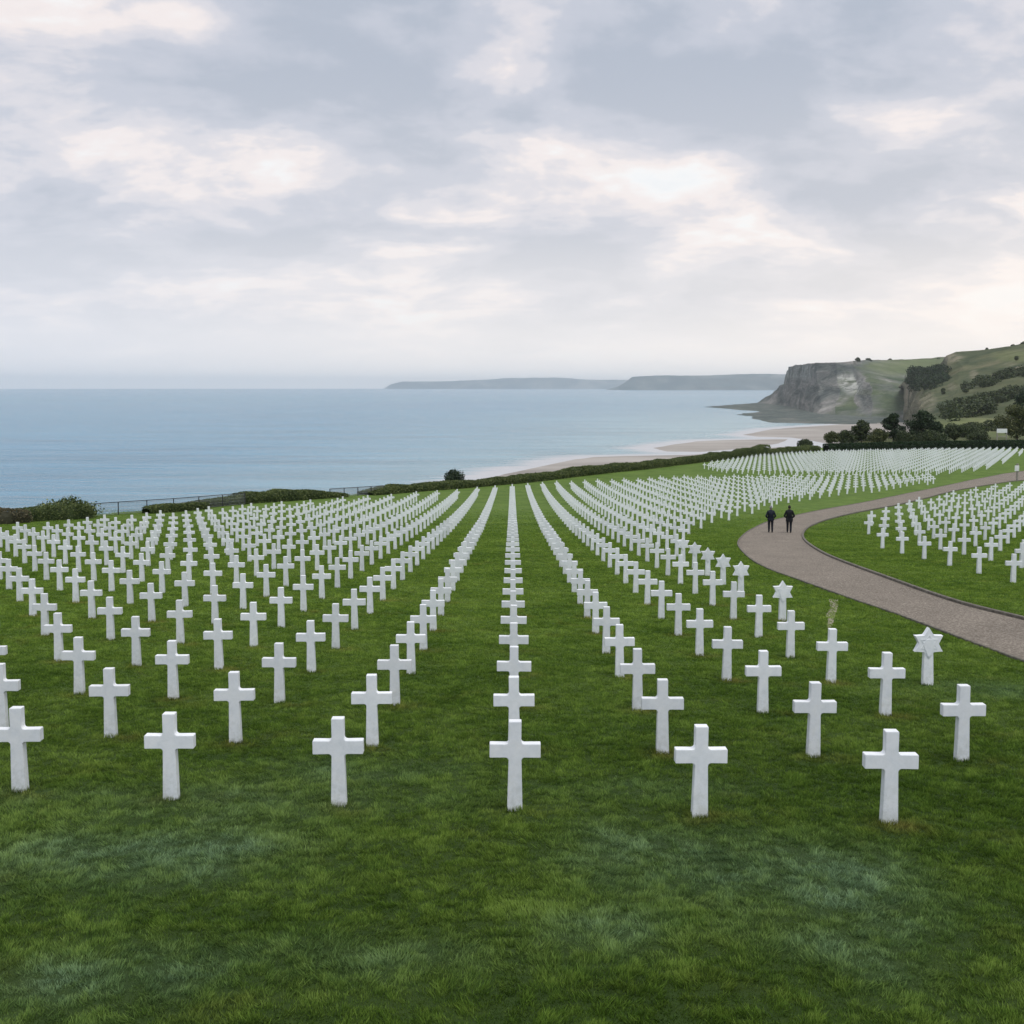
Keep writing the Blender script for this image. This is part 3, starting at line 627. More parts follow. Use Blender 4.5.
# front order within each column
order = {}
for v in sorted([v for v in vis if v[8]], key=lambda v: v[2]):
    key = (v[4], v[5]); order[key] = order.get(key, 0) + 1; order[id(v)] = order[key]
def column_name(sec, i):
    if sec == 'main':
        if i == 0: return 'the central column'
        side = 'left' if i < 0 else 'right'
        return ORD[abs(i)] + ' column ' + side + ' of the central one'
random.seed(11)
isl_cols = sorted(set(v[5] for v in vis if v[4] == 'island' and v[8]))
n_solo = 0; first_cross = None; first_star = None
for v in vis:
    k, x, y, z, sec, i, j, X, _v = v
    if k == 'cross' and id(v) not in solo: continue
    rz = R(random.uniform(-1.6, 1.6)); n = order.get(id(v), 1)
    if k == 'cross':
        o = bpy.data.objects.new('marble_cross', CM); COL.objects.link(o)
        if sec == 'main':
            w = {1: 'front', }.get(n, ORD[n] + ' from the front')
            if i == 0: lab = 'white marble cross, ' + w + ' in the central column on the lawn'
            else: lab = 'white marble cross, ' + w + ', ' + column_name(sec, i)
            grp = 'marble crosses in rows on the main lawn'
        else:
            lab = 'white marble cross beyond the path bend, ' + ORD[n] + ' from the front, ' + ORD[isl_cols.index(i) + 1] + ' column from left'
            grp = 'marble crosses on the lawn inside the path bend'
        tag(o, lab, 'cross', grp); n_solo += 1
    else:
        o = empty('marble_star', (0, 0, 0)); a = bpy.data.objects.new('star', SM); b = bpy.data.objects.new('shaft', SHM)
        for q in (a, b): COL.objects.link(q); q.parent = o
        words = {1: 'largest and nearest white marble star headstone, standing alone near the gravel path', 2: 'white marble star headstone, second nearest, with grass all round it',
                 3: 'white marble star headstone third nearest, front right corner of the cross rows'}
        lab = words.get(n, 'small white marble star headstone, ' + ORD[n] + ' nearest in the line of stars')
        tag(o, lab, 'headstone', 'marble star headstones at the right end of the rows')
    o.location = (x, y, z - 0.01); o.rotation_euler = (R(random.uniform(-.5, .5)), R(random.uniform(-.6, .6)), rz)
# everything past the three hundred that show largest
LV, LF = cross_low(); Vs = []; Fs = []
for q, v in enumerate(rest):
    a = R(random.uniform(-1.5, 1.5)); c, s = math.cos(a), math.sin(a); W_ = LV.copy()
    W_[:, 0], W_[:, 1] = LV[:, 0] * c - LV[:, 1] * s + v[1], LV[:, 0] * s + LV[:, 1] * c + v[2]; W_[:, 2] += v[3] - 0.01
    Vs.append(W_); Fs.append(LF + q * len(LV))
tag(mesh_np('distant_crosses', np.vstack(Vs), np.vstack(Fs), MAT['marble_far'], smoothf=False), 'countless small white marble crosses in distant rows filling the far lawns', 'crosses', None, 'stuff')
print('STONES solo', n_solo, 'rest', len(rest))

# ------------------------------------------------------------------ foliage helpers
def leaf_cloud(centres, radii, n, size, flat=1.0, inner=0.55, seed=0):
    """n leaf-sized faces spread through the outer part of many lumps"""
    g = np.random.default_rng(seed); C = np.array(centres, float); Rr = np.array(radii, float)
    if Rr.ndim == 1: Rr = np.stack([Rr, Rr, Rr * flat], 1)
    w = (Rr.prod(1)) ** (2 / 3); k = g.choice(len(C), n, p=w / w.sum())
    d = g.normal(size=(n, 3)); d /= np.linalg.norm(d, axis=1)[:, None]
    rr = (inner + (1 - inner) * g.random(n) ** 0.6) * (1 + 0.16 * fbm(d[:, 0] * 3 + k, d[:, 1] * 3, d[:, 2] * 3, 3))
    p = C[k] + d * Rr[k] * rr[:, None]
    nrm = d + g.normal(size=(n, 3)) * 0.7; nrm /= np.linalg.norm(nrm, axis=1)[:, None]
    t = np.cross(nrm, g.normal(size=(n, 3))); t /= np.linalg.norm(t, axis=1)[:, None]; b = np.cross(nrm, t)
    s = size * (0.6 + 0.8 * g.random(n))[:, None]
    V = np.stack([p - t * s, p + b * s * .6, p + t * s, p - b * s * .6], 1).reshape(-1, 3)
    Fq = np.arange(n * 4).reshape(n, 4); return V, Fq, np.repeat(g.random(n), 4)
def tube(pts, rads, seg=7):
    V = []; Fq = []; n = len(pts)
    for i, (p, r) in enumerate(zip(pts, rads)):
        p = Vector(p); a = Vector(pts[max(0, i - 1)]); b = Vector(pts[min(n - 1, i + 1)]); t = (b - a).normalized(); u = t.orthogonal().normalized(); w = t.cross(u)
        for k in range(seg): q = 2 * math.pi * k / seg; V.append(tuple(p + (u * math.cos(q) + w * math.sin(q)) * r))
    for i in range(n - 1):
        for k in range(seg): Fq.append((i * seg + k, i * seg + (k + 1) % seg, (i + 1) * seg + (k + 1) % seg, (i + 1) * seg + k))
    return V, Fq
def join(parts):
    V = []; Fq = []; o = 0
    for v, f in parts: V += list(v); Fq += [tuple(i + o for i in q) for q in f]; o += len(v)
    return np.array(V), np.array(Fq)
def tree(name, x, y, h, w, mat, label, style='round', n=4200, size=0.26, seed=1, group=None, z=None, cat='tree'):
    g = random.Random(seed); z = float(terrain(x, y, False)) if z is None else z
    root = empty(name, (x, y, z)); tag(root, label, cat, group)
    C = []; Rr = []
    tr = []; th = h * (0.30 if style != 'bush' else 0.15)
    lean = g.uniform(-.04, .04) * h
    tr.append(tube([(0, 0, -0.3), (lean * .3, 0, th * .5), (lean * .6, 0, th), (lean, 0, h * .8)], [h * .030, h * .024, h * .020, h * .005]))
    K = 46 if style == 'pine' else 30
    for k in range(K):
        t = g.random()
        if style == 'pine':
            zz = h * (0.12 + 0.78 * t); rr = w * .5 * max(.1, 1 - max(0, t - .25) ** 1.6 * 1.25) * g.uniform(.25, .85); lr = w * g.uniform(.12, .19)
        elif style == 'bush':
            zz = h * (0.15 + 0.62 * t); rr = w * .5 * math.sqrt(max(0, 1 - t ** 2)) * g.uniform(.2, .8); lr = w * g.uniform(.13, .2)
        else:
            zz = h * (0.24 + 0.62 * t); rr = w * .5 * math.sqrt(max(0, 1 - (2 * t - .85) ** 2 * .75)) * g.uniform(.15, .82); lr = w * g.uniform(.12, .19)
        a = g.uniform(0, 2 * math.pi); c = (lean + rr * math.cos(a), rr * math.sin(a), zz); C.append(c)
        Rr.append((lr, lr, lr * (.62 if style == 'pine' else .85)))
        if k % 2 == 0: tr.append(tube([(lean * .6, 0, min(zz * .75, h * .75)), tuple(np.array(c) * (.55, .55, .9)), c], [h * .009, h * .006, h * .002], 5))
    C.append((lean, 0, h * .9)); Rr.append((w * .15, w * .15, h * .1))
    V, Fq, rn = leaf_cloud(C, Rr, n, size, inner=.35, seed=seed)
    mesh_np('crown', V, Fq, MAT[mat], root, False, {'rnd': rn})
    V, Fq = join(tr); mesh_np('trunk', V, Fq, MAT['wood'], root)
    return root
def hedge(name, line, hts, width, mat, label, n_per_m, size, seed=3, rough=0.25, cat='hedge', lift=None):
    """line: plan points; hts: height at each point; a dense body of leaves with a dark twiggy core"""
    L_ = np.array(line, float); seg = np.r_[0, np.cumsum(np.linalg.norm(np.diff(L_, axis=0), axis=1))]; tot = seg[-1]
    g = np.random.default_rng(seed); n = int(tot * n_per_m); s = g.random(n) * tot
    def at(s): return np.interp(s, seg, L_[:, 0]), np.interp(s, seg, L_[:, 1]), np.interp(s, seg, hts)
    x, y, h = at(s); x2, y2, _ = at(np.minimum(s + .1, tot)); x1, y1, _ = at(np.maximum(s - .1, 0)); tx, ty = x2 - x1, y2 - y1; tl = np.hypot(tx, ty) + 1e-9; nx, ny = -ty / tl, tx / tl
    h = h * (1 + rough * fbm(s / 2.2, 0 * s, seed, 4)); h = np.maximum(h, .15)
    a = g.random(n) * math.pi                                    # arc over the hedge section
    sq = 0.75 + .25 * g.random(n)
    ox = np.clip(1.25 * np.cos(a), -1, 1) * width / 2 * sq; oz = np.clip(1.35 * np.sin(a), 0, 1) * h * (0.85 + .17 * g.random(n))
    gz = terrain(x, y, False); c0 = np.array([L_[:, 0].mean(), L_[:, 1].mean()]); z0 = float(terrain(c0[0], c0[1], False))
    p = np.stack([x + nx * ox - c0[0], y + ny * ox - c0[1], gz + oz - z0], 1)
    nr = g.normal(size=(n, 3)); nr /= np.linalg.norm(nr, axis=1)[:, None]; t = np.cross(nr, g.normal(size=(n, 3))); t /= np.linalg.norm(t, axis=1)[:, None]; b = np.cross(nr, t)
    sz = size * (.6 + .8 * g.random(n))[:, None]
    V = np.stack([p - t * sz, p + b * sz * .6, p + t * sz, p - b * sz * .6], 1).reshape(-1, 3)
    root = empty(name, (c0[0], c0[1], z0)); tag(root, label, cat)
    mesh_np('foliage', V, np.arange(n * 4).reshape(n, 4), MAT[mat], root, False, {'rnd': np.repeat(g.random(n), 4)})
    m = max(8, int(tot / 1.2)); q = np.linspace(0, tot, m); x, y, h = at(q); h = np.maximum(h * (1 + rough * fbm(q / 2.2, 0 * q, seed, 4)), .15) * .82
    x2, y2, _ = at(np.minimum(q + .1, tot)); x1, y1, _ = at(np.maximum(q - .1, 0)); tx, ty = x2 - x1, y2 - y1; tl = np.hypot(tx, ty) + 1e-9; nx, ny = -ty / tl, tx / tl
    gz = terrain(x, y, False); rows = []
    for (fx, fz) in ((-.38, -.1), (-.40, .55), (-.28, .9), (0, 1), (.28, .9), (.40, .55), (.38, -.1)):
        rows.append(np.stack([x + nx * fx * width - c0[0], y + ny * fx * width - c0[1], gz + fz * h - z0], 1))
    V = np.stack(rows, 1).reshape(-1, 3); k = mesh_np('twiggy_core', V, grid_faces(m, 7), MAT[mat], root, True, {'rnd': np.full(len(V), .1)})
    return root

# ------------------------------------------------------------------ cliff-edge hedges, fence and shrubs
def G(px, py): return on_g(px, py)
hedge('shrub_border', [G(-60, 525), G(-20, 524.5), G(2, 524), G(21, 522.5)], [.9, 1.0, .95, .9], 2.2, 'brownleaf', 'brownish shrub border at the far left edge of the lawn', 900, .06, 5, .35, 'shrub')
hedge('clipped_hedge', [G(20, 522), G(44, 520.5), G(66, 519.5), G(86, 517.8)], [.9, 1.0, 1.0, 1.0], 1.8, 'hedge', 'short clipped green hedge beside the left end of the railing', 1500, .05, 6, .06)
q = on_g(55, 519.6); tree('wild_shrub', q[0], q[1] + 2.0, 1.25, 5.6, 'hedge', 'mounded wild shrub rising behind the short clipped hedge', 'bush', 5200, .10, 9, cat='shrub')
hedge('low_hedge', [G(146, 513.5), G(170, 511.8), G(188, 510), G(205, 508.5)], [.4, .75, .6, .45], 1.2, 'hedge', 'ragged low shrubs growing against the long railing', 900, .06, 8, .5, 'shrub')
hedge('cliff_hedge', [G(182, 508.8), G(220, 505.5), G(250, 503), G(280, 501), G(310, 499), G(342, 496.8)], [.3, .7, .95, 1.1, .9, .4], 2.2, 'hedge', 'green hedge between the two railings along the cliff edge', 900, .07, 10, .22)
hedge('cliff_hedge', [G(366, 495), G(380, 493.9), G(400, 492.3), G(431, 489.8), G(470, 486.8), G(512, 483.5), G(543, 479.8), G(574, 476), G(605, 472.6), G(637, 469.5), G(670, 465.5), G(702, 461.5), G(735, 458), G(766, 455)],
      [.4, .7, .9, .85, .8, .85, .9, 1.1, 1.2, 1.15, 1.1, 1.2, 1.6, 2.0], 2.6, 'hedge', 'long dark green hedge following the cliff edge above the beach', 700, .085, 12, .30)
hedge('cliff_hedge', [G(768, 455), G(782, 453.6), G(800, 452), G(815, 450.8)], [.9, 1.2, 1.3, 1.3], 3.0, 'hedge', 'low hedge continuing the cliff edge towards the dark trees', 500, .11, 13, .25)
q = on_g(451, 488.2); tree('round_shrub', q[0], q[1] + 3.2, 2.15, 3.9, 'pine', 'dark round shrub sticking up behind the long cliff hedge', 'bush', 3500, .10, 15, cat='shrub')

def fence(a, b, n, label, h0, h1, seed):
    pts = [np.array(a) + (np.array(b) - np.array(a)) * k / n for k in range(n + 1)]; base = pts[0]; zb = float(terrain(base[0], base[1], False))
    root = empty('railing', (base[0], base[1], zb)); tag(root, label, 'fence', None)
    P3 = [(p[0] - base[0], p[1] - base[1], float(terrain(p[0], p[1], False)) - zb) for p in pts]
    H = [h0 + (h1 - h0) * k / n for k in range(n + 1)]
    for p, h in zip(P3, H):
        V, Fq = tube([(p[0], p[1], p[2] - .2), (p[0], p[1], p[2] + h)], [.045, .045], 8); mesh_np('post', V, np.array(Fq), MAT['metal'], root)
    V, Fq = tube([(p[0], p[1], p[2] + h - .02) for p, h in zip(P3, H)], [.03] * (n + 1), 6); mesh_np('top_rail', V, np.array(Fq), MAT['metal'], root)
    parts = []; g = random.Random(seed)
    for k in range(n):
        p, q = Vector(P3[k]), Vector(P3[k + 1]); hh = (H[k] + H[k + 1]) / 2 - .05
        for t in np.arange(.06, 1, .045): c = p.lerp(q, t); parts.append(tube([(c.x, c.y, c.z + .06), (c.x, c.y, c.z + hh)], [.011, .011], 3))
        for zf in (.08, .36, .64, .92): parts.append(tube([(p.x, p.y, p.z + hh * zf), (q.x, q.y, q.z + hh * zf)], [.012, .012], 3))
    V, Fq = join(parts); mesh_np('wire_mesh', V, Fq, MAT['wire'], root)
fence(G(88, 517.0), G(245, 504.8), 6, 'long metal railing with wire mesh beside the clipped hedge at left', 1.02, 1.1, 1)
fence(G(330, 498.0), G(384, 493.7), 4, 'short stretch of wire railing in the gap between two hedges', 0.95, 0.95, 2)

# ------------------------------------------------------------------ far hedge, trees, signs
hedge('dark_hedge', [G(826, 451.3), G(870, 450.2), G(920, 449.6), G(970, 449), G(1024, 448.5), G(1090, 448)], [1.7, 1.75, 1.9, 2.0, 2.1, 2.1], 2.6, 'dhedge', 'long dark clipped hedge behind the farthest rows of crosses', 330, .15, 20, .05)
def T(px, base_d, top_py, wpx, style, mat, label, seed, n=4500, sz=.26, cat='tree', name=None, z=None):
    x = (px - 512) / F * base_d; zg = float(terrain(x, base_d, False)) if z is None else z
    h = -(top_py - HOR) / F * base_d - zg; return tree(name or {'pine': 'pine_tree', 'bush': 'shrub'}.get(style, 'broadleaf_tree'), x, base_d, h, wpx / F * base_d, mat, label, style, n, sz, seed, None, zg, cat)
T(894, 288, 412.5, 27, 'pine', 'pine', 'dark pine tree with a ragged crown, left of the biggest pine', 21)
T(921, 290, 409, 36, 'pine', 'pine', 'biggest dark pine tree with a broad crown behind the hedge', 22, 6500)
T(936, 284, 421, 24, 'pine', 'pine', 'lower dark pine leaning against the right side of the biggest pine', 23, 3500)
T(955, 296, 425, 20, 'round', 'tree', 'small round tree just right of the dark pines', 24, 3000)
T(862, 286, 419.5, 24, 'round', 'tree', 'grey green broadleaf tree with a peaked crown above the beach', 25, 4500)
T(846, 283, 430, 24, 'bush', 'tree', 'spreading shrub on the left of the peaked green tree', 26, 3000, .22, 'shrub')
T(832, 281, 431, 20, 'bush', 'olive', 'leftmost olive green shrub of the tree group above the beach', 27, 2500, .22, 'shrub')
T(806, 262, 440.5, 22, 'bush', 'tree', 'low dark shrub at the left end of the tree group', 28, 2500, .2, 'shrub')
T(878, 281, 428, 24, 'bush', 'olive', 'shrub filling the gap before the dark pine trees', 29, 2600, .22, 'shrub')
T(904, 278, 430, 24, 'bush', 'tree', 'low round shrub in front of the two biggest pines', 30, 2800, .2, 'shrub')
T(978, 300, 433, 26, 'bush', 'tree', 'dull green shrub standing left of the white board', 31, 2500, .22, 'shrub')
T(1018, 292, 404, 40, 'round', 'olive', 'big round olive green tree at the right edge of the view', 32, 6500)
T(1022, 420, 390, 26, 'round', 'pine', 'dark tree rising behind the big olive green tree', 33, 3500, .34)
T(862, 300, 434, 50, 'bush', 'tree', 'broad undergrowth thicket below the peaked green tree', 34, 3600, .22, 'shrub')
T(930, 280, 433, 44, 'bush', 'tree', 'broad undergrowth thicket at the foot of the pines', 35, 3600, .22, 'shrub')

# woods on the hillside: reads as one mass
def hz(px, py, tol=4):
    """point of the hillside sheet seen at this place"""
    r = ray(px, py); D = HD.reshape(-1, 3); m = D[:, 1] > 0
    sx = 512 + F * D[:, 0] / (D[:, 1] * math.cos(PITCH) - D[:, 2] * math.sin(PITCH)); sy = CY - F * (D[:, 1] * math.sin(PITCH) + D[:, 2] * math.cos(PITCH)) / (D[:, 1] * math.cos(PITCH) - D[:, 2] * math.sin(PITCH))
    d2 = (sx - px) ** 2 + (sy - py) ** 2 + D[:, 1] * 1e-3; k = int(np.argmin(d2)); return D[k]
def woods(name, spots, mat, label, lump, n, size, seed):
    C = []; g = random.Random(seed); 
    for (x0, y0, x1, y1, cnt) in spots:
        for _ in range(cnt):
            t = g.random(); c = hz(x0 + (x1 - x0) * t + g.uniform(-2.5, 2.5), y0 + (y1 - y0) * t + g.uniform(-2.5, 2.5)); C.append((c[0], c[1] + g.uniform(-6, 6), c[2] + g.uniform(1, 4)))
    C = np.array(C); o = C.mean(0); Rr = np.array([[lump * g.uniform(.7, 1.3)] * 2 + [lump * g.uniform(.7, 1.0)] for _ in C])
    V, Fq, rn = leaf_cloud(C - o, Rr, n, size, inner=.5, seed=seed); w = mesh_np(name, V, Fq, MAT[mat], None, False, {'rnd': rn}); w.location = o
    tag(w, label, 'woodland', None, 'stuff')
woods('woodland', [(910, 376, 944, 372, 40), (909, 383, 944, 380, 40), (912, 387, 935, 386, 16)], 'pine', 'dark wood capping the cliff on the hillside at right', 8, 22000, 1.1, 41)
woods('woodland', [(945, 414, 1000, 401, 46), (950, 420, 985, 411, 26), (1000, 401, 1040, 392, 36)], 'tree', 'brownish wood in a band across the lower hillside', 6, 22000, .9, 42)
woods('woodland', [(985, 384, 1024, 372, 18), (996, 378, 1040, 374, 14), (960, 389, 990, 384, 10)], 'tree', 'scattered thickets high on the hillside at right', 5, 9000, .9, 43)
woods('woodland', [(930, 392, 975, 398, 5), (1000, 366, 1040, 352, 4), (975, 362, 1010, 366, 3)], 'tree', 'few gorse clumps dotted over the upper hillside', 2.6, 3000, .6, 45)
woods('woodland', [(958, 437, 1000, 432, 14), (940, 440, 985, 438, 10)], 'tree', 'scrub along the lower edge of the green meadow', 2.2, 9000, .35, 44)
# lone bushes on the skylines
def sky_bush(px, py, d, h, w, label, seed): c = at_d(px, py, d); tree('ridge_bush', c[0], c[1], h, w, 'tree', label, 'bush', 900, 1.0, seed, 'bushes on the clifftop skyline', c[2] - h * .25, 'shrub')
sky_bush(857.5, 361, 1955, 10, 12, 'lone pointed bush on the skyline of the grey headland', 51)
sky_bush(868, 361, 2120, 8, 16, 'wider low bush on the headland skyline, right of the pointed one', 52)
sky_bush(890, 360.5, 2250, 6, 11, 'small bush on the headland skyline where the grass begins', 53)
sky_bush(938, 360, 2300, 6, 14, 'small bush on the headland skyline beside the nearer hill', 54)
sky_bush(987, 350.5, 1305, 4.5, 5, 'tiny bush on the brow of the nearer hill', 55)
sky_bush(1013, 347.5, 1270, 5, 9, 'low bush near the right end of the hill skyline', 56)
sky_bush(1023, 346.5, 1250, 8, 10, 'taller bush at the right end of the hill skyline', 57)

def box(bm, x0, x1, y0, y1, z0, z1, bev=0.006):
    ret = bmesh.ops.create_cube(bm, size=1.0); vs_ = ret['verts']
    for v in vs_: v.co = ((x0 + x1) / 2 + v.co.x * (x1 - x0), (y0 + y1) / 2 + v.co.y * (y1 - y0), (z0 + z1) / 2 + v.co.z * (z1 - z0))
    if bev:
        es = list({e for v in vs_ for e in v.link_edges}); bmesh.ops.bevel(bm, geom=es, offset=bev, segments=2, affect='EDGES')
# white roofed board beyond the hedge
x = (1002 - 512) / F * 277; zg = -(440 - HOR) / F * 277; t = empty('display_shelter', (x, 277, zg - 1.0)); tag(t, 'small white board on a wooden frame behind the far hedge', 'sign')
bm = bmesh.new(); box(bm, -1.35, -1.1, -.12, .12, 0, 3.9); obj_bm('post', bm, MAT['post'], t)
bm = bmesh.new(); box(bm, 1.3, 1.5, -.12, .12, 0, 3.9); obj_bm('post', bm, MAT['post'], t)
bm = bmesh.new(); box(bm, -1.4, 1.45, -.14, -.06, 3.0, 4.15); obj_bm('board', bm, MAT['white'], t)
bm = bmesh.new(); box(bm, -1.1, 1.3, -.05, .05, 1.9, 2.1); obj_bm('cross_rail', bm, MAT['post'], t)
# signpost by the path at the right edge
sx_, sy_ = on_g(1017, 481); z = float(terrain(sx_, sy_, False)); t = empty('signpost', (sx_, sy_, z), R(8)); tag(t, 'weathered post with a small pale board beside the path, right edge', 'signpost')
V, Fq = tube([(0, 0, -.2), (0, 0, 1.0), (0, 0, 2.25)], [.16, .15, .14], 10); mesh_np('post', V, np.array(Fq), MAT['post'], t)
bm = bmesh.new(); box(bm, -.14, .14, -.14, .14, 2.25, 2.32, .02); obj_bm('post_cap', bm, MAT['post'], t)
bm = bmesh.new(); box(bm, -.52, .10, -.22, -.165, 1.35, 2.1); obj_bm('board', bm, MAT['white'], t)

# ------------------------------------------------------------------ two walkers
def skin(name, pts, edges, mat, parent, root=0, sub=2):
    me = bpy.data.meshes.new(name); me.from_pydata([p[:3] for p in pts], edges, []); o = bpy.data.objects.new(name, me); COL.objects.link(o); o.parent = parent
    m = o.modifiers.new('skin', 'SKIN'); m.use_smooth_shade = True
    sv = me.skin_vertices[0].data if me.skin_vertices else None
    if sv is None: me.skin_vertices  # created by the modifier on access
    for i, p in enumerate(pts):
        s = me.skin_vertices[0].data[i]; r = p[3]; s.radius = (r, r) if not isinstance(r, tuple) else r; s.use_root = (i == root)
    sb = o.modifiers.new('subdiv', 'SUBSURF'); sb.levels = sb.render_levels = sub; me.materials.append(mat); return o
def rings(name, rows, mat, parent, seg=20, closed_top=False):
    V = []
    for (cx, cy, z, rx, ry, *ph) in rows:
        for k in range(seg):
            a = 2 * math.pi * k / seg; f = 1 + (0.03 * math.sin(a * 5 + z * 9) if rx > .1 else 0); V.append((cx + rx * math.cos(a) * f, cy + ry * math.sin(a) * f, z))
    n = len(rows); Fq = [(i * seg + k, i * seg + (k + 1) % seg, (i + 1) * seg + (k + 1) % seg, (i + 1) * seg + k) for i in range(n - 1) for k in range(seg)]
    o = mesh_np(name, np.array(V), np.array(Fq), mat, parent); return o
def person(x, y, rz, h, coat, hairm, label, stride, coat_len, arms, seed):
    z = float(terrain(x, y, False)) + .02; t = empty('person', (x, y, z), rz); k = h / 1.8; t.scale = (k, k, k)
    tag(t, label, 'person', 'two people walking away along the gravel path')
    # facing +Y (away from the camera); stride: forward foot offset
    s = stride; P = [(0, 0, .98, .13), (0, -.01, 1.12, .125), (0, .0, 1.30, .15), (0, .0, 1.42, .13), (0, .01, 1.50, .058), (0, .02, 1.56, .055), (0, .03, 1.66, (.078, .092)), (0, .03, 1.755, (.062, .075))]
    E = [(0, 1), (1, 2), (2, 3), (3, 4), (4, 5), (5, 6), (6, 7)]
    for sx, f in ((-1, s), (1, -s)):
        b = len(P); P += [(sx * .095, 0, .92, .095), (sx * .10, f * .55 + .03, .50, .062), (sx * .10, f * .9, .28, .055), (sx * .10, f, .09, .040), (sx * .105, f + .10, .035, .038), (sx * .11, f + .19, .03, .03)]
        E += [(0, b), (b, b + 1), (b + 1, b + 2), (b + 2, b + 3), (b + 3, b + 4), (b + 4, b + 5)]
    for sx, f in ((-1, -s), (1, s)):
        b = len(P); hx, hy, hz_ = (sx * .27, f * .6, .82) if arms[(sx + 1) // 2] == 'down' else (sx * .17, .16, .98)
        P += [(sx * .17, 0, 1.42, .075), (sx * .22, f * .1, 1.30, .052), (sx * .265 if arms[(sx + 1) // 2] == 'down' else sx * .31, f * .2 - .04, 1.10, .044), (hx, hy, hz_ + .04, .030), (hx, hy + .01, hz_ - .03, .036)]
        E += [(3, b), (b, b + 1), (b + 1, b + 2), (b + 2, b + 3), (b + 3, b + 4)]
        for q in range(4):
            c = len(P); oy = -.027 + .018 * q; ln = (.07, .082, .078, .062)[q]
            P += [(hx - sx * .004, hy + .01 + oy, hz_ - .06, .0095), (hx - sx * .012, hy + .015 + oy, hz_ - .06 - ln * .6, .009), (hx - sx * .03, hy + .02 + oy, hz_ - .06 - ln, .008)]
            E += [(b + 4, c), (c, c + 1), (c + 1, c + 2)]
        c = len(P); P += [(hx - sx * .01, hy + .045, hz_ - .02, .011), (hx - sx * .02, hy + .06, hz_ - .06, .009)]; E += [(b + 4, c), (c, c + 1)]
    skin('body', P, E, MAT['skin'], t)
    # coat: torso, skirt; sleeves joined as part of the coat mesh
    skin_coat = [(0, .0, .95, .19), (0, 0, 1.12, .20), (0, 0, 1.30, .22), (0, .0, 1.42, .175), (0, .01, 1.51, .095), (0, .015, 1.565, .078)]
    EC = [(0, 1), (1, 2), (2, 3), (3, 4), (4, 5)]
    for sx, f in ((-1, -s), (1, s)):
        b = len(skin_coat); hx, hy, hz_ = (sx * .27, f * .6, .86) if arms[(sx + 1) // 2] == 'down' else (sx * .18, .15, 1.0)
        skin_coat += [(sx * .17, 0, 1.41, .098), (sx * .225, f * .1, 1.30, .078), (sx * .27 if arms[(sx + 1) // 2] == 'down' else sx * .32, f * .2 - .04, 1.10, .066), (hx, hy, hz_ - .03, .052)]
        EC += [(3, b), (b, b + 1), (b + 1, b + 2), (b + 2, b + 3)]
    skin('coat', skin_coat, EC, MAT[coat], t)
    lo = coat_len; rings('coat_skirt', [(0, 0, lo, .225, .175), (0, 0, lo + .02, .228, .178), (0, 0, (lo + 1.0) / 2, .225, .165), (0, 0, 1.02, .215, .16), (0, 0, 1.14, .20, .15)], MAT[coat], t)
    LG = [(0, 0, .95, .15)]; EL = []
    for sx, f in ((-1, s), (1, -s)):
        b = len(LG); LG += [(sx * .10, .0, .88, .115), (sx * .10, f * .55 + .03, .50, .082), (sx * .10, f * .9, .28, .072), (sx * .10, f, .12, .066), (sx * .10, f, .06, .062)]; EL += [(0, b), (b, b + 1), (b + 1, b + 2), (b + 2, b + 3), (b + 3, b + 4)]
    skin('trousers', LG, EL, MAT['trousers'], t)
    for sx, f in ((-1, s), (1, -s)):
        skin('shoe', [(sx * .10, f - .05, .045, .045), (sx * .105, f + .07, .042, .046), (sx * .11, f + .19, .032, .034)], [(0, 1), (1, 2)], MAT['shoe'], t, 1)
    # hair: cap over the back and top of the skull
    bm = bmesh.new(); bmesh.ops.create_uvsphere(bm, u_segments=20, v_segments=14, radius=1.0)
    for v in bm.verts: v.co = (v.co.x * .092, v.co.y * .108 + .022, v.co.z * .135 + 1.685)
    bmesh.ops.delete(bm, geom=[v for v in bm.verts if v.co.z < 1.59 or (v.co.y > .07 and v.co.z < 1.76)], context='VERTS'); obj_bm('hair', bm, MAT[hairm], t, True)
    # ears, nose and eyes keep to the head's surface
    for sx in (-1, 1):
        bm = bmesh.new(); bmesh.ops.create_uvsphere(bm, u_segments=10, v_segments=8, radius=1.0)
        for v in bm.verts: v.co = (v.co.x * .012 + sx * .088, v.co.y * .02 + .03, v.co.z * .032 + 1.665)
        obj_bm('ear', bm, MAT['skin'], t, True)
    return t
x, y = on_g(770.5, 532.5); person(x, y, R(-6), 1.64, 'navy', 'greyhair', 'person in a navy jacket and dark trousers, left of the two walkers', .05, .84, ('bent', 'bent'), 1)
x, y = on_g(789, 532.8); person(x, y, R(-14), 1.67, 'black', 'hair', 'person in a longer black coat, right of the two walkers', .09, .74, ('bent', 'bent'), 2)

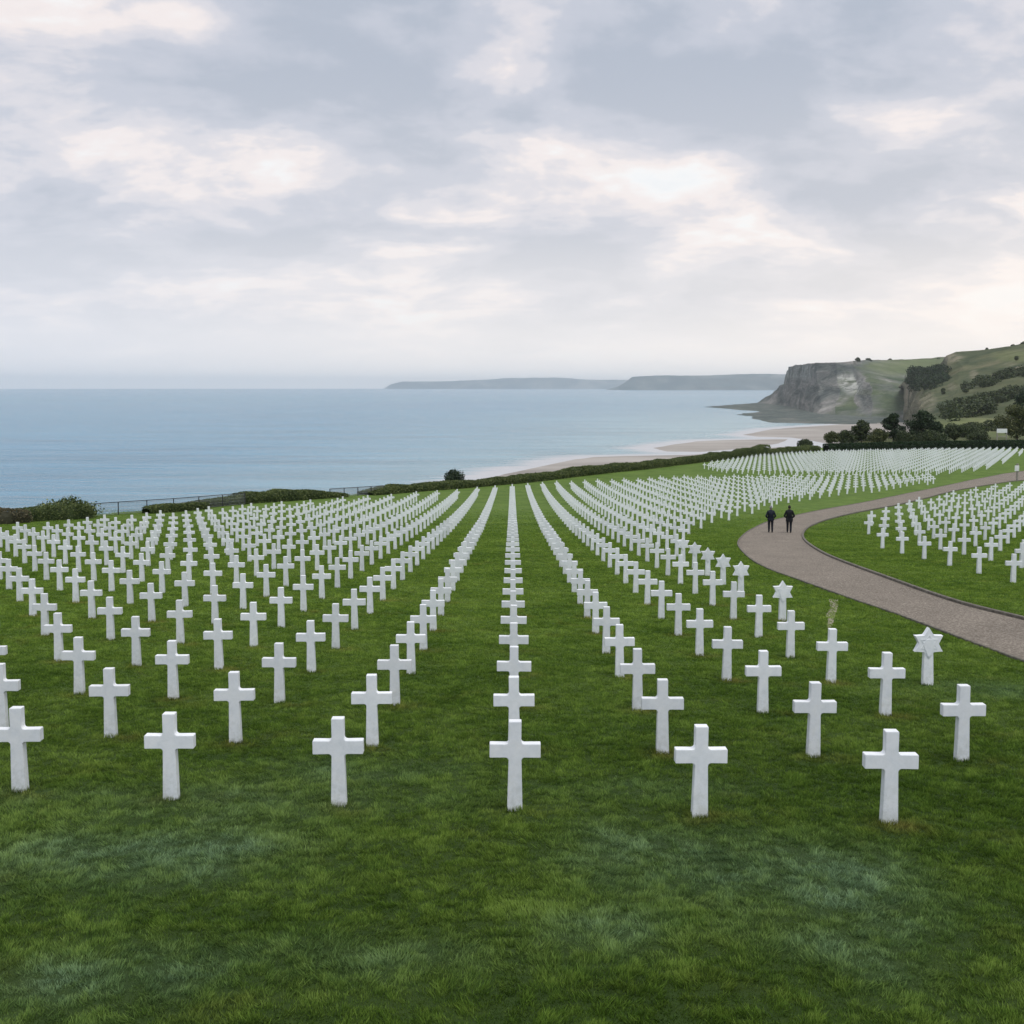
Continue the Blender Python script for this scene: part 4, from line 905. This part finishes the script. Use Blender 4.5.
# ------------------------------------------------------------------ grass blades over the near lawn
def grass():
    g = np.random.default_rng(3); N = 5000000
    ys = np.linspace(4.5, 85, 600); dens = np.where(ys < 8, 1.0, (8 / ys) ** 1.45) * (1.2 * ys + 5) * (1 - 0.9 * smooth((ys - 48) / 37)); cdf = np.cumsum(dens); cdf /= cdf[-1]
    y = np.interp(g.random(N), cdf, ys); hw = .60 * y + 2.5; x = (g.random(N) * 2 - 1) * hw
    keep = ~inpoly(x, y, PATH); keep &= (x > -70); x, y = x[keep], y[keep]
    n = len(x); f = np.maximum(y / 8, 1) ** .62
    cl = fbm(x * 1.7, y * 2.0, 0, 3); cl2 = fbm(x * 10, y * 11, 5.0, 3)
    tuft = np.clip(.5 + .35 * cl + 1.25 * cl2, 0, 1.2)
    kp = g.random(n) < np.clip(.62 + .6 * tuft + smooth((y - 10) / 20) * .5, 0, 1); x, y, f, tuft, cl, cl2 = (q[kp] for q in (x, y, f, tuft, cl, cl2)); n = len(x)
    h = (.014 + .032 * tuft) * (.6 + .8 * g.random(n)) * (0.9 + .1 * f)
    w = .0040 * f * (.7 + .6 * g.random(n)); a = g.random(n) * 2 * math.pi
    lx = g.normal(size=n) * .45 + .8 * fbm(x * 4, y * 4, 9.0, 2); ly = g.normal(size=n) * .45 + .8 * fbm(x * 4, y * 4, 19.0, 2)
    z = terrain(x, y, False) - .004; ca, sa = np.cos(a) * w, np.sin(a) * w
    A = np.stack([x - ca, y - sa, z], 1); B = np.stack([x + ca, y + sa, z], 1); C = np.stack([x + lx * h, y + ly * h, z + h], 1)
    V = np.stack([A, B, C], 1).reshape(-1, 3); dw = dewf(x, y)
    worn = np.zeros(n); m = np.where(y < 32)[0]
    for v in sorted([v for v in vis if v[8]], key=lambda v: v[2])[:90]:
        if v[2] > 31: break
        q = ((x[m] - v[1] - .12) / .42) ** 2 + ((y[m] - v[2] + .12) / .30) ** 2; worn[m] = np.maximum(worn[m], .75 * np.exp(-q * 1.4) * np.clip(.55 + 1.3 * cl[m], 0, 1))
        # trimming never quite reaches the stone: a fringe of longer blades at the foot
        e = np.where((np.abs(x[m] - v[1]) < .13) & (np.abs(y[m] - v[2]) < .11))[0]; V.reshape(n, 3, 3)[m[e], 2, 2] += .03
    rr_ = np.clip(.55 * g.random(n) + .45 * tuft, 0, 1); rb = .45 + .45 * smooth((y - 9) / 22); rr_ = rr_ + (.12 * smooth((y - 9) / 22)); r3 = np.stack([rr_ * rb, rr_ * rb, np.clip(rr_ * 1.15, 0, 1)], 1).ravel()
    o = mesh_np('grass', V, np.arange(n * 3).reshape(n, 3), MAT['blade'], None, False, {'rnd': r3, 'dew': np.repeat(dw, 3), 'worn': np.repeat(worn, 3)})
    tag(o, 'short mown green turf with dewy patches covering the near lawn', 'grass', None, 'stuff')
grass()

# ------------------------------------------------------------------ haze over the bay
bm = bmesh.new(); bmesh.ops.create_cube(bm, size=1.0)
for v in bm.verts: v.co = (v.co.x * 66000, v.co.y * 66000, (-86 if v.co.z < 0 else 290))
hm = bpy.data.materials.new('haze_air'); hm.use_nodes = True; nt = hm.node_tree; nt.nodes.clear(); o_n = nt.nodes.new('ShaderNodeOutputMaterial'); pv = nt.nodes.new('ShaderNodeVolumePrincipled')
pv.inputs['Color'].default_value = (0.965, 0.985, 1.0, 1); pv.inputs['Density'].default_value = 4.4e-5; pv.inputs['Anisotropy'].default_value = 0.35
nt.links.new(pv.outputs[0], o_n.inputs['Volume'])
hz_o = obj_bm('haze', bm, hm); tag(hz_o, kind='stuff', label='thin pale sea haze over the whole bay', cat='haze')
